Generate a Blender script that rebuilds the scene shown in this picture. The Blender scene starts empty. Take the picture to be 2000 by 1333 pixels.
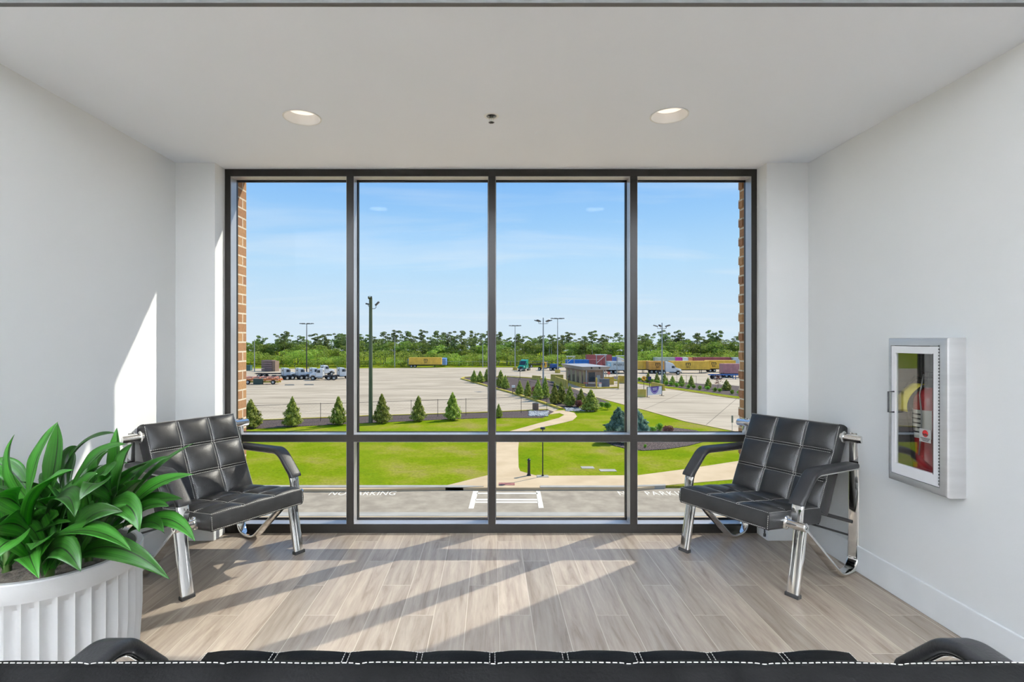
import bpy, bmesh, math, random
from mathutils import Vector, Matrix, noise
random.seed(7)
PI = math.pi
C = bpy.context.scene.collection
scene = bpy.context.scene

# ------------------------------------------------------------------ camera, sky, sun, exposure
F = 1020.0                       # focal length in pixels of the 2000 px wide frame
CX, CY = 958.0, 666.0            # vanishing point of the room
EYE = 1.35                       # eye height over the room's floor
GZ = -8.65                       # yard level, ten metres under the eye

cam_d = bpy.data.cameras.new('camera')
cam = bpy.data.objects.new('camera', cam_d); C.objects.link(cam)
cam.location = (0, 0, EYE); cam.rotation_euler = (PI/2, 0, 0)
cam_d.sensor_width = 36; cam_d.lens = 36*F/2000
cam_d.shift_x = (1000-CX)/2000; cam_d.shift_y = (CY-666.5)/2000
cam_d.clip_start = 0.05; cam_d.clip_end = 3000
scene.camera = cam

scene.view_settings.view_transform = 'Standard'
scene.view_settings.look = 'None'
scene.view_settings.exposure = 0.0
scene.view_settings.gamma = 1.0
scene.view_settings.use_curve_mapping = False

SUN_DIR = Vector((0.871, 0.66, 1.0)).normalized()       # towards the sun
sd = bpy.data.lights.new('sun', 'SUN'); sd.energy = 5.8; sd.angle = math.radians(0.6); sd.color = (1.0, 0.93, 0.82)
sun = bpy.data.objects.new('sun', sd); C.objects.link(sun)
sun.rotation_euler = SUN_DIR.to_track_quat('Z', 'Y').to_euler()
sun.location = (30, 30, 30)

def make_world():
    w = bpy.data.worlds.new('sky'); scene.world = w; w.use_nodes = True
    nt = w.node_tree; nt.nodes.clear(); N = nt.nodes.new; L = nt.links.new
    out = N('ShaderNodeOutputWorld'); bg = N('ShaderNodeBackground'); L(bg.outputs[0], out.inputs[0])
    tc = N('ShaderNodeTexCoord'); sep = N('ShaderNodeSeparateXYZ'); L(tc.outputs['Generated'], sep.inputs[0])
    ramp = N('ShaderNodeValToRGB'); L(sep.outputs['Z'], ramp.inputs[0])
    e = ramp.color_ramp.elements
    e[0].position = 0.0; e[0].color = (0.72, 0.84, 0.96, 1)
    e[1].position = 1.0; e[1].color = (0.22, 0.42, 0.82, 1)
    for p, c in ((0.06, (0.64, 0.81, 0.98)), (0.14, (0.50, 0.75, 1.0)), (0.22, (0.36, 0.64, 1.0)), (0.29, (0.26, 0.54, 0.98)), (0.5, (0.24, 0.46, 0.88))):
        k = e.new(p); k.color = (*c, 1)
    # high thin cloud, flattened towards the horizon
    z2 = N('ShaderNodeMath'); z2.operation = 'ADD'; z2.inputs[1].default_value = 0.09; L(sep.outputs['Z'], z2.inputs[0])
    dx = N('ShaderNodeMath'); dx.operation = 'DIVIDE'; L(sep.outputs['X'], dx.inputs[0]); L(z2.outputs[0], dx.inputs[1])
    dy = N('ShaderNodeMath'); dy.operation = 'DIVIDE'; L(sep.outputs['Y'], dy.inputs[0]); L(z2.outputs[0], dy.inputs[1])
    cb = N('ShaderNodeCombineXYZ'); L(dx.outputs[0], cb.inputs[0]); L(dy.outputs[0], cb.inputs[1])
    mp = N('ShaderNodeMapping'); mp.inputs['Scale'].default_value = (0.55, 1.35, 1); mp.inputs['Location'].default_value = (3.1, 1.7, 0.3); L(cb.outputs[0], mp.inputs[0])
    nz = N('ShaderNodeTexNoise'); nz.inputs['Scale'].default_value = 1.1; nz.inputs['Detail'].default_value = 6; nz.inputs['Roughness'].default_value = 0.5
    nz.inputs['Distortion'].default_value = 0.35
    L(mp.outputs[0], nz.inputs['Vector'])
    cr = N('ShaderNodeValToRGB'); cr.color_ramp.elements[0].position = 0.50; cr.color_ramp.elements[0].color = (0, 0, 0, 1)
    cr.color_ramp.elements[1].position = 0.80; cr.color_ramp.elements[1].color = (0.6, 0.6, 0.6, 1); L(nz.outputs[0], cr.inputs[0])
    mix = N('ShaderNodeMix'); mix.data_type = 'RGBA'; L(cr.outputs[0], mix.inputs[0]); L(ramp.outputs[0], mix.inputs[6]); mix.inputs[7].default_value = (0.80, 0.88, 0.99, 1)
    L(mix.outputs[2], bg.inputs[0]); bg.inputs[1].default_value = 1.0
make_world()

def area_light(name, loc, size, power, color=(1, 1, 1), rot=(0, 0, 0), shape='DISK', size_y=None):
    d = bpy.data.lights.new(name, 'AREA'); d.energy = power; d.color = color; d.shape = shape; d.size = size
    if size_y: d.size_y = size_y
    o = bpy.data.objects.new(name, d); C.objects.link(o); o.location = loc; o.rotation_euler = rot
    return o
CEIL = 2.555
OUTC = 3.05                      # ceiling of the hall behind the camera
LIGHTS_ALCOVE = [(-1.015, 2.815), (0.955, 2.79)]
LIGHTS_HALL = [(x, y) for y in (-5.0, -3.0, -1.0, 0.9) for x in (-3.0, -1.0, 1.0, 3.0)]
for x, y in LIGHTS_ALCOVE: area_light('downlight_lamp', (x, y, CEIL-0.007), 0.16, 1.3, (1, 0.95, 0.90))
for x, w in ((-3.2, 1.0), (0.0, 1.0), (3.2, 1.0)):          # unseen fill lamps, added: they wash the hall's ceiling
    area_light('fill_lamp', (x, -1.2, 2.42), 2.6, 530, (0.94, 0.965, 1.0), rot=(PI, 0, 0), shape='RECTANGLE', size_y=0.25)
    area_light('fill_lamp', (x, -4.4, 2.42), 2.6, 530, (0.94, 0.965, 1.0), rot=(PI, 0, 0), shape='RECTANGLE', size_y=0.25)

# ------------------------------------------------------------------ helpers
def P(px, py, Y):                # point at distance Y seen at a pixel of the photograph
    return Vector(((px-CX)/F*Y, Y, EYE-(py-CY)/F*Y))
def G(px, py, h=0.0):            # point on the yard level seen at a pixel
    Y = (EYE-GZ-h)*F/(py-CY)
    return Vector(((px-CX)/F*Y, Y, GZ+h))

MATS = {}
def material(name):
    m = bpy.data.materials.new(name); m.use_nodes = True
    nt = m.node_tree; b = nt.nodes['Principled BSDF']
    MATS[name] = m
    return m, nt, b
def pm(name, c1, c2=None, rough=0.5, metal=0.0, scale=5.0, bump=0.0, bscale=None, stretch=(1, 1, 1), detail=4, contrast=(0.35, 0.65), spec=None, coords='Object', objrand=0.0, c3=None, thick=None):
    """principled material whose colour drifts between c1 and c2 with a noise"""
    m, nt, b = material(name); N = nt.nodes.new; L = nt.links.new
    c2 = c2 or tuple(min(1, v*1.08+0.002) for v in c1)
    tc = N('ShaderNodeTexCoord'); mp = N('ShaderNodeMapping'); mp.inputs['Scale'].default_value = stretch
    L(tc.outputs[coords], mp.inputs[0])
    nz = N('ShaderNodeTexNoise'); nz.inputs['Scale'].default_value = scale; nz.inputs['Detail'].default_value = detail; L(mp.outputs[0], nz.inputs['Vector'])
    r = N('ShaderNodeValToRGB'); L(nz.outputs[0], r.inputs[0])
    r.color_ramp.elements[0].position = contrast[0]; r.color_ramp.elements[0].color = (*c1, 1)
    r.color_ramp.elements[1].position = contrast[1]; r.color_ramp.elements[1].color = (*c2, 1)
    if c3:
        k = r.color_ramp.elements.new(min(0.99, contrast[1]+0.12)); k.color = (*c3, 1)
    col = r.outputs[0]
    if objrand:
        oi = N('ShaderNodeObjectInfo'); hs = N('ShaderNodeHueSaturation')
        mr = N('ShaderNodeMapRange'); mr.inputs[3].default_value = 1-objrand; mr.inputs[4].default_value = 1+objrand; L(oi.outputs['Random'], mr.inputs[0]); L(mr.outputs[0], hs.inputs['Value'])
        mh = N('ShaderNodeMapRange'); mh.inputs[3].default_value = 0.5-objrand*0.06; mh.inputs[4].default_value = 0.5+objrand*0.06; L(oi.outputs['Random'], mh.inputs[0]); L(mh.outputs[0], hs.inputs['Hue'])
        L(col, hs.inputs['Color']); col = hs.outputs[0]
    L(col, b.inputs['Base Color'])
    b.inputs['Roughness'].default_value = rough; b.inputs['Metallic'].default_value = metal
    if spec is not None: b.inputs['Specular IOR Level'].default_value = spec
    if bump:
        n2 = N('ShaderNodeTexNoise'); n2.inputs['Scale'].default_value = bscale or scale*6; n2.inputs['Detail'].default_value = 3; L(mp.outputs[0], n2.inputs['Vector'])
        bp = N('ShaderNodeBump'); bp.inputs['Strength'].default_value = bump; bp.inputs['Distance'].default_value = 0.01; L(n2.outputs[0], bp.inputs['Height']); L(bp.outputs[0], b.inputs['Normal'])
    return m

class MB:
    def __init__(s): s.bm = bmesh.new(); s.uv = None
    def verts(s, pts): return [s.bm.verts.new(p) for p in pts]
    def box(s, lo, hi, M=None):
        x0, y0, z0 = lo; x1, y1, z1 = hi
        p = [Vector(q) for q in ((x0,y0,z0),(x1,y0,z0),(x1,y1,z0),(x0,y1,z0),(x0,y0,z1),(x1,y0,z1),(x1,y1,z1),(x0,y1,z1))]
        if M: p = [M @ q for q in p]
        v = s.verts(p)
        for f in ((0,3,2,1),(4,5,6,7),(0,1,5,4),(1,2,6,5),(2,3,7,6),(3,0,4,7)): s.bm.faces.new([v[i] for i in f])
        return s
    def rbox(s, lo, hi, r=0.005, M=None, seg=2):
        a = MB(); a.box(lo, hi)
        bmesh.ops.bevel(a.bm, geom=list(a.bm.edges), offset=r, segments=seg, profile=0.5, affect='EDGES')
        s.merge(a, M); return s
    def merge(s, other, M=None):
        vm = {}
        for v in other.bm.verts: vm[v] = s.bm.verts.new(M @ v.co if M else v.co)
        for f in other.bm.faces:
            try: s.bm.faces.new([vm[v] for v in f.verts])
            except ValueError: pass
        other.bm.free(); return s
    def cyl(s, p0, p1, r0, r1=None, n=16, caps=True):
        p0, p1 = Vector(p0), Vector(p1); r1 = r0 if r1 is None else r1
        d = (p1-p0).normalized(); a = d.orthogonal().normalized(); b = d.cross(a)
        A = s.verts([p0+(a*math.cos(t)+b*math.sin(t))*r0 for t in [2*PI*i/n for i in range(n)]])
        B = s.verts([p1+(a*math.cos(t)+b*math.sin(t))*r1 for t in [2*PI*i/n for i in range(n)]])
        for i in range(n): s.bm.faces.new((A[i], A[(i+1)%n], B[(i+1)%n], B[i]))
        if caps: s.bm.faces.new(A[::-1]); s.bm.faces.new(B)
        return s
    def tube(s, pts, r, n=8, caps=True):
        pts = [Vector(p) for p in pts]; rings = []; a = None
        for i, p in enumerate(pts):
            d = (pts[min(i+1, len(pts)-1)]-pts[max(i-1, 0)]).normalized()
            a = d.orthogonal().normalized() if a is None else (a-d*a.dot(d)).normalized()
            b = d.cross(a); rr = r[i] if isinstance(r, (list, tuple)) else r
            rings.append(s.verts([p+(a*math.cos(t)+b*math.sin(t))*rr for t in [2*PI*k/n for k in range(n)]]))
        for A, B in zip(rings, rings[1:]):
            for k in range(n): s.bm.faces.new((A[k], A[(k+1)%n], B[(k+1)%n], B[k]))
        if caps: s.bm.faces.new(rings[0][::-1]); s.bm.faces.new(rings[-1])
        return s
    def lathe(s, prof, n=48, centre=(0, 0, 0), close=False, fn=None):
        cx, cy, cz = centre; rings = []
        for r, z in prof:
            ring = []
            for i in range(n):
                t = 2*PI*i/n; rr = fn(r, z, t) if fn else r
                ring.append(s.bm.verts.new((cx+rr*math.cos(t), cy+rr*math.sin(t), cz+z)))
            rings.append(ring)
        for A, B in zip(rings, rings[1:]):
            for k in range(n): s.bm.faces.new((A[k], A[(k+1)%n], B[(k+1)%n], B[k]))
        if close: s.bm.faces.new(rings[0][::-1]); s.bm.faces.new(rings[-1])
        return s
    def poly(s, pts, z0, z1):
        """slab over a polygon given as xy points, concave allowed"""
        a = bmesh.new(); v = [a.verts.new((p[0], p[1], z1)) for p in pts]
        e = [a.edges.new((v[i], v[(i+1)%len(v)])) for i in range(len(v))]
        bmesh.ops.triangle_fill(a, edges=e, use_beauty=True)
        for f in a.faces:
            if f.normal.z < 0: f.normal_flip()
        t = MB(); t.bm.free(); t.bm = a
        s.merge(t)
        A = s.verts([(p[0], p[1], z1) for p in pts]); B = s.verts([(p[0], p[1], z0) for p in pts])
        for i in range(len(A)): s.bm.faces.new((A[i], B[i], B[(i+1)%len(A)], A[(i+1)%len(A)]))
        return s
    def prof(s, pts, y0, y1, M=None):
        """profile in xz extruded along y"""
        A = [Vector((x, y0, z)) for x, z in pts]; B = [Vector((x, y1, z)) for x, z in pts]
        if M: A = [M @ p for p in A]; B = [M @ p for p in B]
        A = s.verts(A); B = s.verts(B); n = len(A)
        for i in range(n): s.bm.faces.new((A[i], A[(i+1)%n], B[(i+1)%n], B[i]))
        s.bm.faces.new(A[::-1]); s.bm.faces.new(B); return s
    def obj(s, name, m, parent=None, smooth=False, loc=None, rz=None, bevel=0):
        bmesh.ops.recalc_face_normals(s.bm, faces=s.bm.faces) if s.uv is None else None
        me = bpy.data.meshes.new(name); s.bm.to_mesh(me); s.bm.free()
        o = bpy.data.objects.new(name, me); C.objects.link(o)
        me.materials.append(m)
        if smooth is True: me.shade_smooth()
        elif smooth:
            me.shade_smooth(); me.set_sharp_from_angle(angle=math.radians(smooth))
        if parent: o.parent = parent
        if loc is not None: o.location = loc
        if rz is not None: o.rotation_euler = (0, 0, rz)
        if bevel:
            md = o.modifiers.new('edge', 'BEVEL'); md.width = bevel; md.segments = 2; md.limit_method = 'ANGLE'
        return o
def tag(o, label, cat, group=None, kind=None):
    o['label'] = label; o['category'] = cat
    if group: o['group'] = group
    if kind: o['kind'] = kind
    return o
def thing(name, label, cat, loc=(0, 0, 0), rz=0.0, group=None):
    o = bpy.data.objects.new(name, None); C.objects.link(o); o.empty_display_size = 0.1
    o.location = loc; o.rotation_euler = (0, 0, rz)
    return tag(o, label, cat, group)
def struct(o, label=None):
    o['kind'] = 'structure'
    if label: o['label'] = label
    return o
def copy_tree(o, parent=None):
    c = o.copy(); C.objects.link(c); c.parent = parent
    for ch in list(o.children): copy_tree(ch, c)
    return c
def fillet(pts, rad, seg=8):
    """2-D polyline with rounded corners"""
    out = [Vector(pts[0])]
    for i in range(1, len(pts)-1):
        a, b, c = Vector(pts[i-1]), Vector(pts[i]), Vector(pts[i+1]); r = rad[i-1] if isinstance(rad, (list, tuple)) else rad
        u = (a-b).normalized(); v = (c-b).normalized(); ang = u.angle(v)
        t = r/math.tan(ang/2); t = min(t, (a-b).length*0.49, (c-b).length*0.49)
        r = t*math.tan(ang/2); p0 = b+u*t; p1 = b+v*t; cen = b+(u+v).normalized()*(r/math.sin(ang/2))
        a0 = p0-cen; a1 = p1-cen; w = a0.angle(a1); cr = a0.x*a1.y-a0.y*a1.x; sg = 1 if cr > 0 else -1
        for k in range(seg+1):
            th = sg*w*k/seg; out.append(cen+Vector((a0.x*math.cos(th)-a0.y*math.sin(th), a0.x*math.sin(th)+a0.y*math.cos(th))))
    out.append(Vector(pts[-1])); return out
def rrect(w, t, r, off=0.0, n=3):
    """rounded rectangle section: (across, along the path normal)"""
    pts = []
    for cx, cy, a0 in ((w/2-r, t/2-r, 0), (-w/2+r, t/2-r, PI/2), (-w/2+r, -t/2+r, PI), (w/2-r, -t/2+r, 1.5*PI)):
        for k in range(n+1):
            a = a0+PI/2*k/n; pts.append((cx+r*math.cos(a), cy+r*math.sin(a)+off))
    return pts
def band(mb, path, u, section):
    """sweep a section along a path that lies in the (y, z) plane at x = u"""
    rings = []
    for i, p in enumerate(path):
        d = (path[min(i+1, len(path)-1)]-path[max(i-1, 0)]).normalized(); nrm = Vector((-d.y, d.x))
        rings.append(mb.verts([(u+a, p.x+nrm.x*b, p.y+nrm.y*b) for a, b in section]))
    n = len(section)
    for A, B in zip(rings, rings[1:]):
        for k in range(n): mb.bm.faces.new((A[k], A[(k+1)%n], B[(k+1)%n], B[k]))
    mb.bm.faces.new(rings[0][::-1]); mb.bm.faces.new(rings[-1])
    return mb
def lettering(text, size, m, parent, M, name='lettering', depth=0.004, spacing=1.0, shear=0.0, font_w=1.0):
    cu = bpy.data.curves.new('t', 'FONT'); cu.body = text; cu.size = size; cu.extrude = depth; cu.align_x = 'CENTER'; cu.align_y = 'CENTER'
    cu.space_character = spacing; cu.shear = shear; cu.resolution_u = 3
    t = bpy.data.objects.new('t', cu); C.objects.link(t)
    me = bpy.data.meshes.new_from_object(t.evaluated_get(bpy.context.evaluated_depsgraph_get()))
    bpy.data.objects.remove(t); bpy.data.curves.remove(cu)
    me.transform(M @ Matrix.Diagonal((font_w, 1, 1, 1)))
    me.materials.clear(); me.materials.append(m)
    o = bpy.data.objects.new(name, me); C.objects.link(o); o.parent = parent
    return o
ORD = ['first', 'second', 'third', 'fourth', 'fifth', 'sixth', 'seventh', 'eighth', 'ninth', 'tenth', 'eleventh', 'twelfth', 'thirteenth', 'fourteenth', 'fifteenth', 'sixteenth', 'seventeenth', 'eighteenth', 'nineteenth', 'twentieth']

# ------------------------------------------------------------------ materials
wall_m = pm('wall_paint', (0.725, 0.74, 0.738), (0.74, 0.75, 0.748), rough=0.6, scale=2, bump=0.03, bscale=120)
ceil_m = pm('ceiling_paint', (0.84, 0.885, 0.94), (0.85, 0.89, 0.945), rough=0.8, scale=2)
base_m = pm('trim_paint', (0.735, 0.755, 0.765), rough=0.35, scale=3)
frame_m = pm('bronze_aluminium', (0.011, 0.0095, 0.008), (0.016, 0.014, 0.012), rough=0.33, metal=0.0, spec=0.25, scale=3, stretch=(1, 1, 0.3))
gasket_m = pm('black_gasket', (0.012, 0.012, 0.013), rough=0.6)
leather = pm('black_leather', (0.011, 0.011, 0.011), (0.018, 0.018, 0.018), rough=0.38, scale=14, bump=0.10, bscale=160, spec=0.28)
pad_m = pm('armrest_leather', (0.012, 0.012, 0.013), (0.018, 0.018, 0.019), rough=0.42, scale=14, bump=0.10, bscale=160, spec=0.28)
sofa_leather_shaded = pm('sofa_leather_shaded', (0.004, 0.004, 0.004), (0.006, 0.006, 0.006), rough=0.5, scale=14, bump=0.10, bscale=160, spec=0.03)  # the chairs' leather made darker, carrying the dim hall's shade in its colour
thread = pm('white_thread', (0.62, 0.60, 0.56), rough=0.8, scale=40)
chrome = pm('chrome', (0.80, 0.79, 0.77), (0.86, 0.85, 0.83), rough=0.07, metal=1.0, scale=6)
rubber = pm('black_rubber', (0.015, 0.015, 0.015), rough=0.6)
dark_steel = pm('dark_steel', (0.10, 0.10, 0.10), rough=0.35, metal=0.8)
reveal_m = pm('clear_aluminium', (0.42, 0.42, 0.44), (0.48, 0.48, 0.50), rough=0.35, metal=0.5, scale=3)
pot_m = pm('white_planter', (0.46, 0.46, 0.455), (0.50, 0.50, 0.495), rough=0.5, scale=4, bump=0.03, bscale=150)
soil_m = pm('soil', (0.035, 0.028, 0.020), (0.12, 0.10, 0.075), rough=0.9, scale=30, bump=1.0, bscale=60)
white_m = pm('white_enamel', (0.75, 0.75, 0.73), rough=0.4)
alu_m = pm('satin_aluminium', (0.50, 0.50, 0.50), (0.56, 0.56, 0.56), rough=0.42, metal=0.6, scale=3, stretch=(1, 1, 8), bump=0.02)
door_m = pm('cabinet_door_paint', (0.72, 0.72, 0.73), rough=0.4)
red_m = pm('extinguisher_red', (0.33, 0.012, 0.015), (0.40, 0.018, 0.02), rough=0.25, scale=4)
tag_m = pm('yellow_tag', (0.80, 0.66, 0.05), (0.86, 0.74, 0.12), rough=0.6, scale=30)
label_m = pm('label_paper', (0.70, 0.68, 0.62), rough=0.5)
black_m = pm('black_paint', (0.012, 0.012, 0.014), rough=0.4)
asphalt_m = pm('asphalt', (0.32, 0.265, 0.20), (0.43, 0.36, 0.27), rough=0.95, spec=0.1, scale=1.2, detail=8, bump=0.2, bscale=20)
paint_m = pm('road_paint', (0.82, 0.75, 0.62), (0.90, 0.82, 0.68), rough=0.8, scale=3, spec=0.05)
walk_m = pm('sidewalk_concrete', (0.56, 0.41, 0.25), (0.65, 0.49, 0.31), rough=0.9, spec=0.15, scale=0.5, detail=6)
kerb_m = pm('kerb_concrete', (0.38, 0.35, 0.30), (0.46, 0.42, 0.36), rough=0.85, scale=0.8, spec=0.12)
ykerb_m = pm('yellow_kerb_paint', (0.50, 0.38, 0.05), (0.62, 0.50, 0.12), rough=0.7, scale=0.8, spec=0.12)
mulch_m = pm('mulch', (0.022, 0.014, 0.016), (0.20, 0.150, 0.130), rough=0.95, scale=9, detail=6, contrast=(0.38, 0.62), bump=0.6, bscale=12, spec=0.12)
stone_m = pm('pale_stone', (0.30, 0.30, 0.31), (0.55, 0.54, 0.52), rough=0.8, scale=2, spec=0.12)
fence_m = pm('black_fence_steel', (0.03, 0.03, 0.03), rough=0.5, metal=0.3)
galv_m = pm('galvanised_steel', (0.33, 0.35, 0.36), (0.40, 0.42, 0.43), rough=0.5, metal=0.5, scale=1)
green_wood = pm('treated_wood', (0.085, 0.105, 0.055), (0.14, 0.16, 0.10), rough=0.85, scale=3, stretch=(3, 3, 0.25), bump=0.3)
lampglass_m = pm('lamp_glass', (0.5, 0.55, 0.45), rough=0.15)
tyre_m = pm('tyre', (0.02, 0.02, 0.02), rough=0.85)
rim_m = pm('wheel_rim', (0.50, 0.50, 0.48), rough=0.4, metal=0.3)
winglass = pm('dark_window', (0.02, 0.03, 0.04), (0.05, 0.07, 0.09), rough=0.12)
truck_white = pm('white_truck_paint', (0.72, 0.73, 0.74), rough=0.3)
steel_dark = pm('chassis_steel', (0.04, 0.035, 0.035), rough=0.6)
brown_wood = pm('weathered_wood', (0.20, 0.13, 0.09), (0.30, 0.21, 0.15), rough=0.9, scale=3, stretch=(3, 3, 0.3))
barrier_m = pm('yellow_barrier_paint', (0.50, 0.36, 0.05), (0.64, 0.49, 0.10), rough=0.7, scale=0.9)

def leafmat(name, a, b, c, scale=1.2, objrand=0.28, trans=0.42):
    m = pm(name, a, b, rough=0.6, scale=scale, detail=5, contrast=(0.36, 0.56), c3=c, objrand=objrand, spec=0.25)
    nt = m.node_tree; bs = nt.nodes['Principled BSDF']; out = [n for n in nt.nodes if n.type == 'OUTPUT_MATERIAL'][0]
    tr = nt.nodes.new('ShaderNodeBsdfTranslucent'); mx = nt.nodes.new('ShaderNodeMixShader'); mx.inputs[0].default_value = trans
    src = bs.inputs['Base Color'].links[0].from_socket; nt.links.new(src, tr.inputs[0])
    nt.links.new(bs.outputs[0], mx.inputs[1]); nt.links.new(tr.outputs[0], mx.inputs[2]); nt.links.new(mx.outputs[0], out.inputs[0])
    return m
conifer_m = leafmat('conifer_foliage', (0.16, 0.22, 0.03), (0.45, 0.50, 0.10), (0.66, 0.70, 0.20), 9)
blue_m = leafmat('blue_spruce_foliage', (0.10, 0.20, 0.16), (0.27, 0.42, 0.33), (0.50, 0.62, 0.50), 9)
shrub_m = leafmat('bright_shrub_foliage', (0.152, 0.304, 0.038), (0.320, 0.544, 0.048), (0.446, 0.621, 0.081), 7)
redshrub_m = leafmat('red_shrub_foliage', (0.228, 0.095, 0.067), (0.352, 0.144, 0.096), (0.405, 0.216, 0.135), 7)
forest_a = leafmat('forest_green', (0.10, 0.17, 0.03), (0.27, 0.36, 0.06), (0.46, 0.54, 0.11), 7, 0.3)
forest_b = leafmat('forest_lime', (0.15, 0.25, 0.03), (0.40, 0.50, 0.07), (0.60, 0.68, 0.13), 7, 0.3)
forest_c = leafmat('pine_green', (0.10, 0.15, 0.045), (0.23, 0.30, 0.08), (0.40, 0.46, 0.16), 8, 0.3)
trunk_m = pm('pine_trunk', (0.13, 0.11, 0.09), (0.22, 0.19, 0.16), rough=0.9, scale=2)

def grass_material():
    m, nt, b = material('lawn_grass'); N = nt.nodes.new; L = nt.links.new
    tc = N('ShaderNodeTexCoord')
    n1 = N('ShaderNodeTexNoise'); n1.inputs['Scale'].default_value = 0.22; n1.inputs['Detail'].default_value = 8; n1.inputs['Roughness'].default_value = 0.62; L(tc.outputs['Object'], n1.inputs['Vector'])
    r1 = N('ShaderNodeValToRGB'); L(n1.outputs[0], r1.inputs[0]); e = r1.color_ramp.elements
    e[0].position = 0.30; e[0].color = (0.150, 0.235, 0.008, 1); e[1].position = 0.72; e[1].color = (0.33, 0.26, 0.08, 1)
    for p, c in ((0.46, (0.205, 0.265, 0.010)), (0.56, (0.265, 0.280, 0.025))):
        k = e.new(p); k.color = (*c, 1)
    n2 = N('ShaderNodeTexNoise'); n2.inputs['Scale'].default_value = 6; n2.inputs['Detail'].default_value = 6; L(tc.outputs['Object'], n2.inputs['Vector'])
    mr = N('ShaderNodeMapRange'); mr.inputs[1].default_value = 0.3; mr.inputs[2].default_value = 0.7; mr.inputs[3].default_value = 0.78; mr.inputs[4].default_value = 1.15; L(n2.outputs[0], mr.inputs[0])
    hs = N('ShaderNodeHueSaturation'); L(r1.outputs[0], hs.inputs['Color']); L(mr.outputs[0], hs.inputs['Value'])
    L(hs.outputs[0], b.inputs['Base Color']); b.inputs['Roughness'].default_value = 0.9; b.inputs['Specular IOR Level'].default_value = 0.0
    bp = N('ShaderNodeBump'); bp.inputs['Strength'].default_value = 0.6; bp.inputs['Distance'].default_value = 0.05; L(n2.outputs[0], bp.inputs['Height']); L(bp.outputs[0], b.inputs['Normal'])
    return m
grass_m = grass_material()

def yard_material():
    """slabs with dark joints and long tyre-rubbed streaks"""
    m, nt, b = material('yard_concrete'); N = nt.nodes.new; L = nt.links.new
    tc = N('ShaderNodeTexCoord'); mp = N('ShaderNodeMapping'); mp.inputs['Rotation'].default_value = (0, 0, math.radians(31)); L(tc.outputs['Object'], mp.inputs[0])
    n1 = N('ShaderNodeTexNoise'); n1.inputs['Scale'].default_value = 0.12; n1.inputs['Detail'].default_value = 7; L(tc.outputs['Object'], n1.inputs['Vector'])
    r1 = N('ShaderNodeValToRGB'); L(n1.outputs[0], r1.inputs[0]); r1.color_ramp.elements[0].position = 0.3; r1.color_ramp.elements[0].color = (0.46, 0.375, 0.27, 1)
    r1.color_ramp.elements[1].position = 0.7; r1.color_ramp.elements[1].color = (0.55, 0.45, 0.335, 1)
    ms = N('ShaderNodeMapping'); ms.inputs['Scale'].default_value = (0.03, 0.35, 1); L(tc.outputs['Object'], ms.inputs[0])
    n2 = N('ShaderNodeTexNoise'); n2.inputs['Scale'].default_value = 1.5; n2.inputs['Detail'].default_value = 5; n2.inputs['Distortion'].default_value = 0.6; L(ms.outputs[0], n2.inputs['Vector'])
    r2 = N('ShaderNodeValToRGB'); L(n2.outputs[0], r2.inputs[0]); r2.color_ramp.elements[0].position = 0.28; r2.color_ramp.elements[0].color = (0.55, 0.54, 0.51, 1)
    r2.color_ramp.elements[1].position = 0.50; r2.color_ramp.elements[1].color = (1, 1, 1, 1)
    mu = N('ShaderNodeMix'); mu.data_type = 'RGBA'; mu.blend_type = 'MULTIPLY'; mu.inputs[0].default_value = 0.85; L(r1.outputs[0], mu.inputs[6]); L(r2.outputs[0], mu.inputs[7])
    br = N('ShaderNodeTexBrick'); br.offset = 0.0; br.inputs['Scale'].default_value = 1.0; br.inputs['Brick Width'].default_value = 10.0; br.inputs['Row Height'].default_value = 10.0
    br.inputs['Mortar Size'].default_value = 0.05; br.inputs['Color1'].default_value = (1, 1, 1, 1); br.inputs['Color2'].default_value = (0.95, 0.95, 0.95, 1); br.inputs['Mortar'].default_value = (0.42, 0.42, 0.42, 1)
    L(mp.outputs[0], br.inputs['Vector'])
    m2 = N('ShaderNodeMix'); m2.data_type = 'RGBA'; m2.blend_type = 'MULTIPLY'; m2.inputs[0].default_value = 1.0; L(mu.outputs[2], m2.inputs[6]); L(br.outputs[0], m2.inputs[7])
    L(m2.outputs[2], b.inputs['Base Color']); b.inputs['Roughness'].default_value = 0.9; b.inputs['Specular IOR Level'].default_value = 0.15
    return m
yard_m = yard_material()

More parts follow.
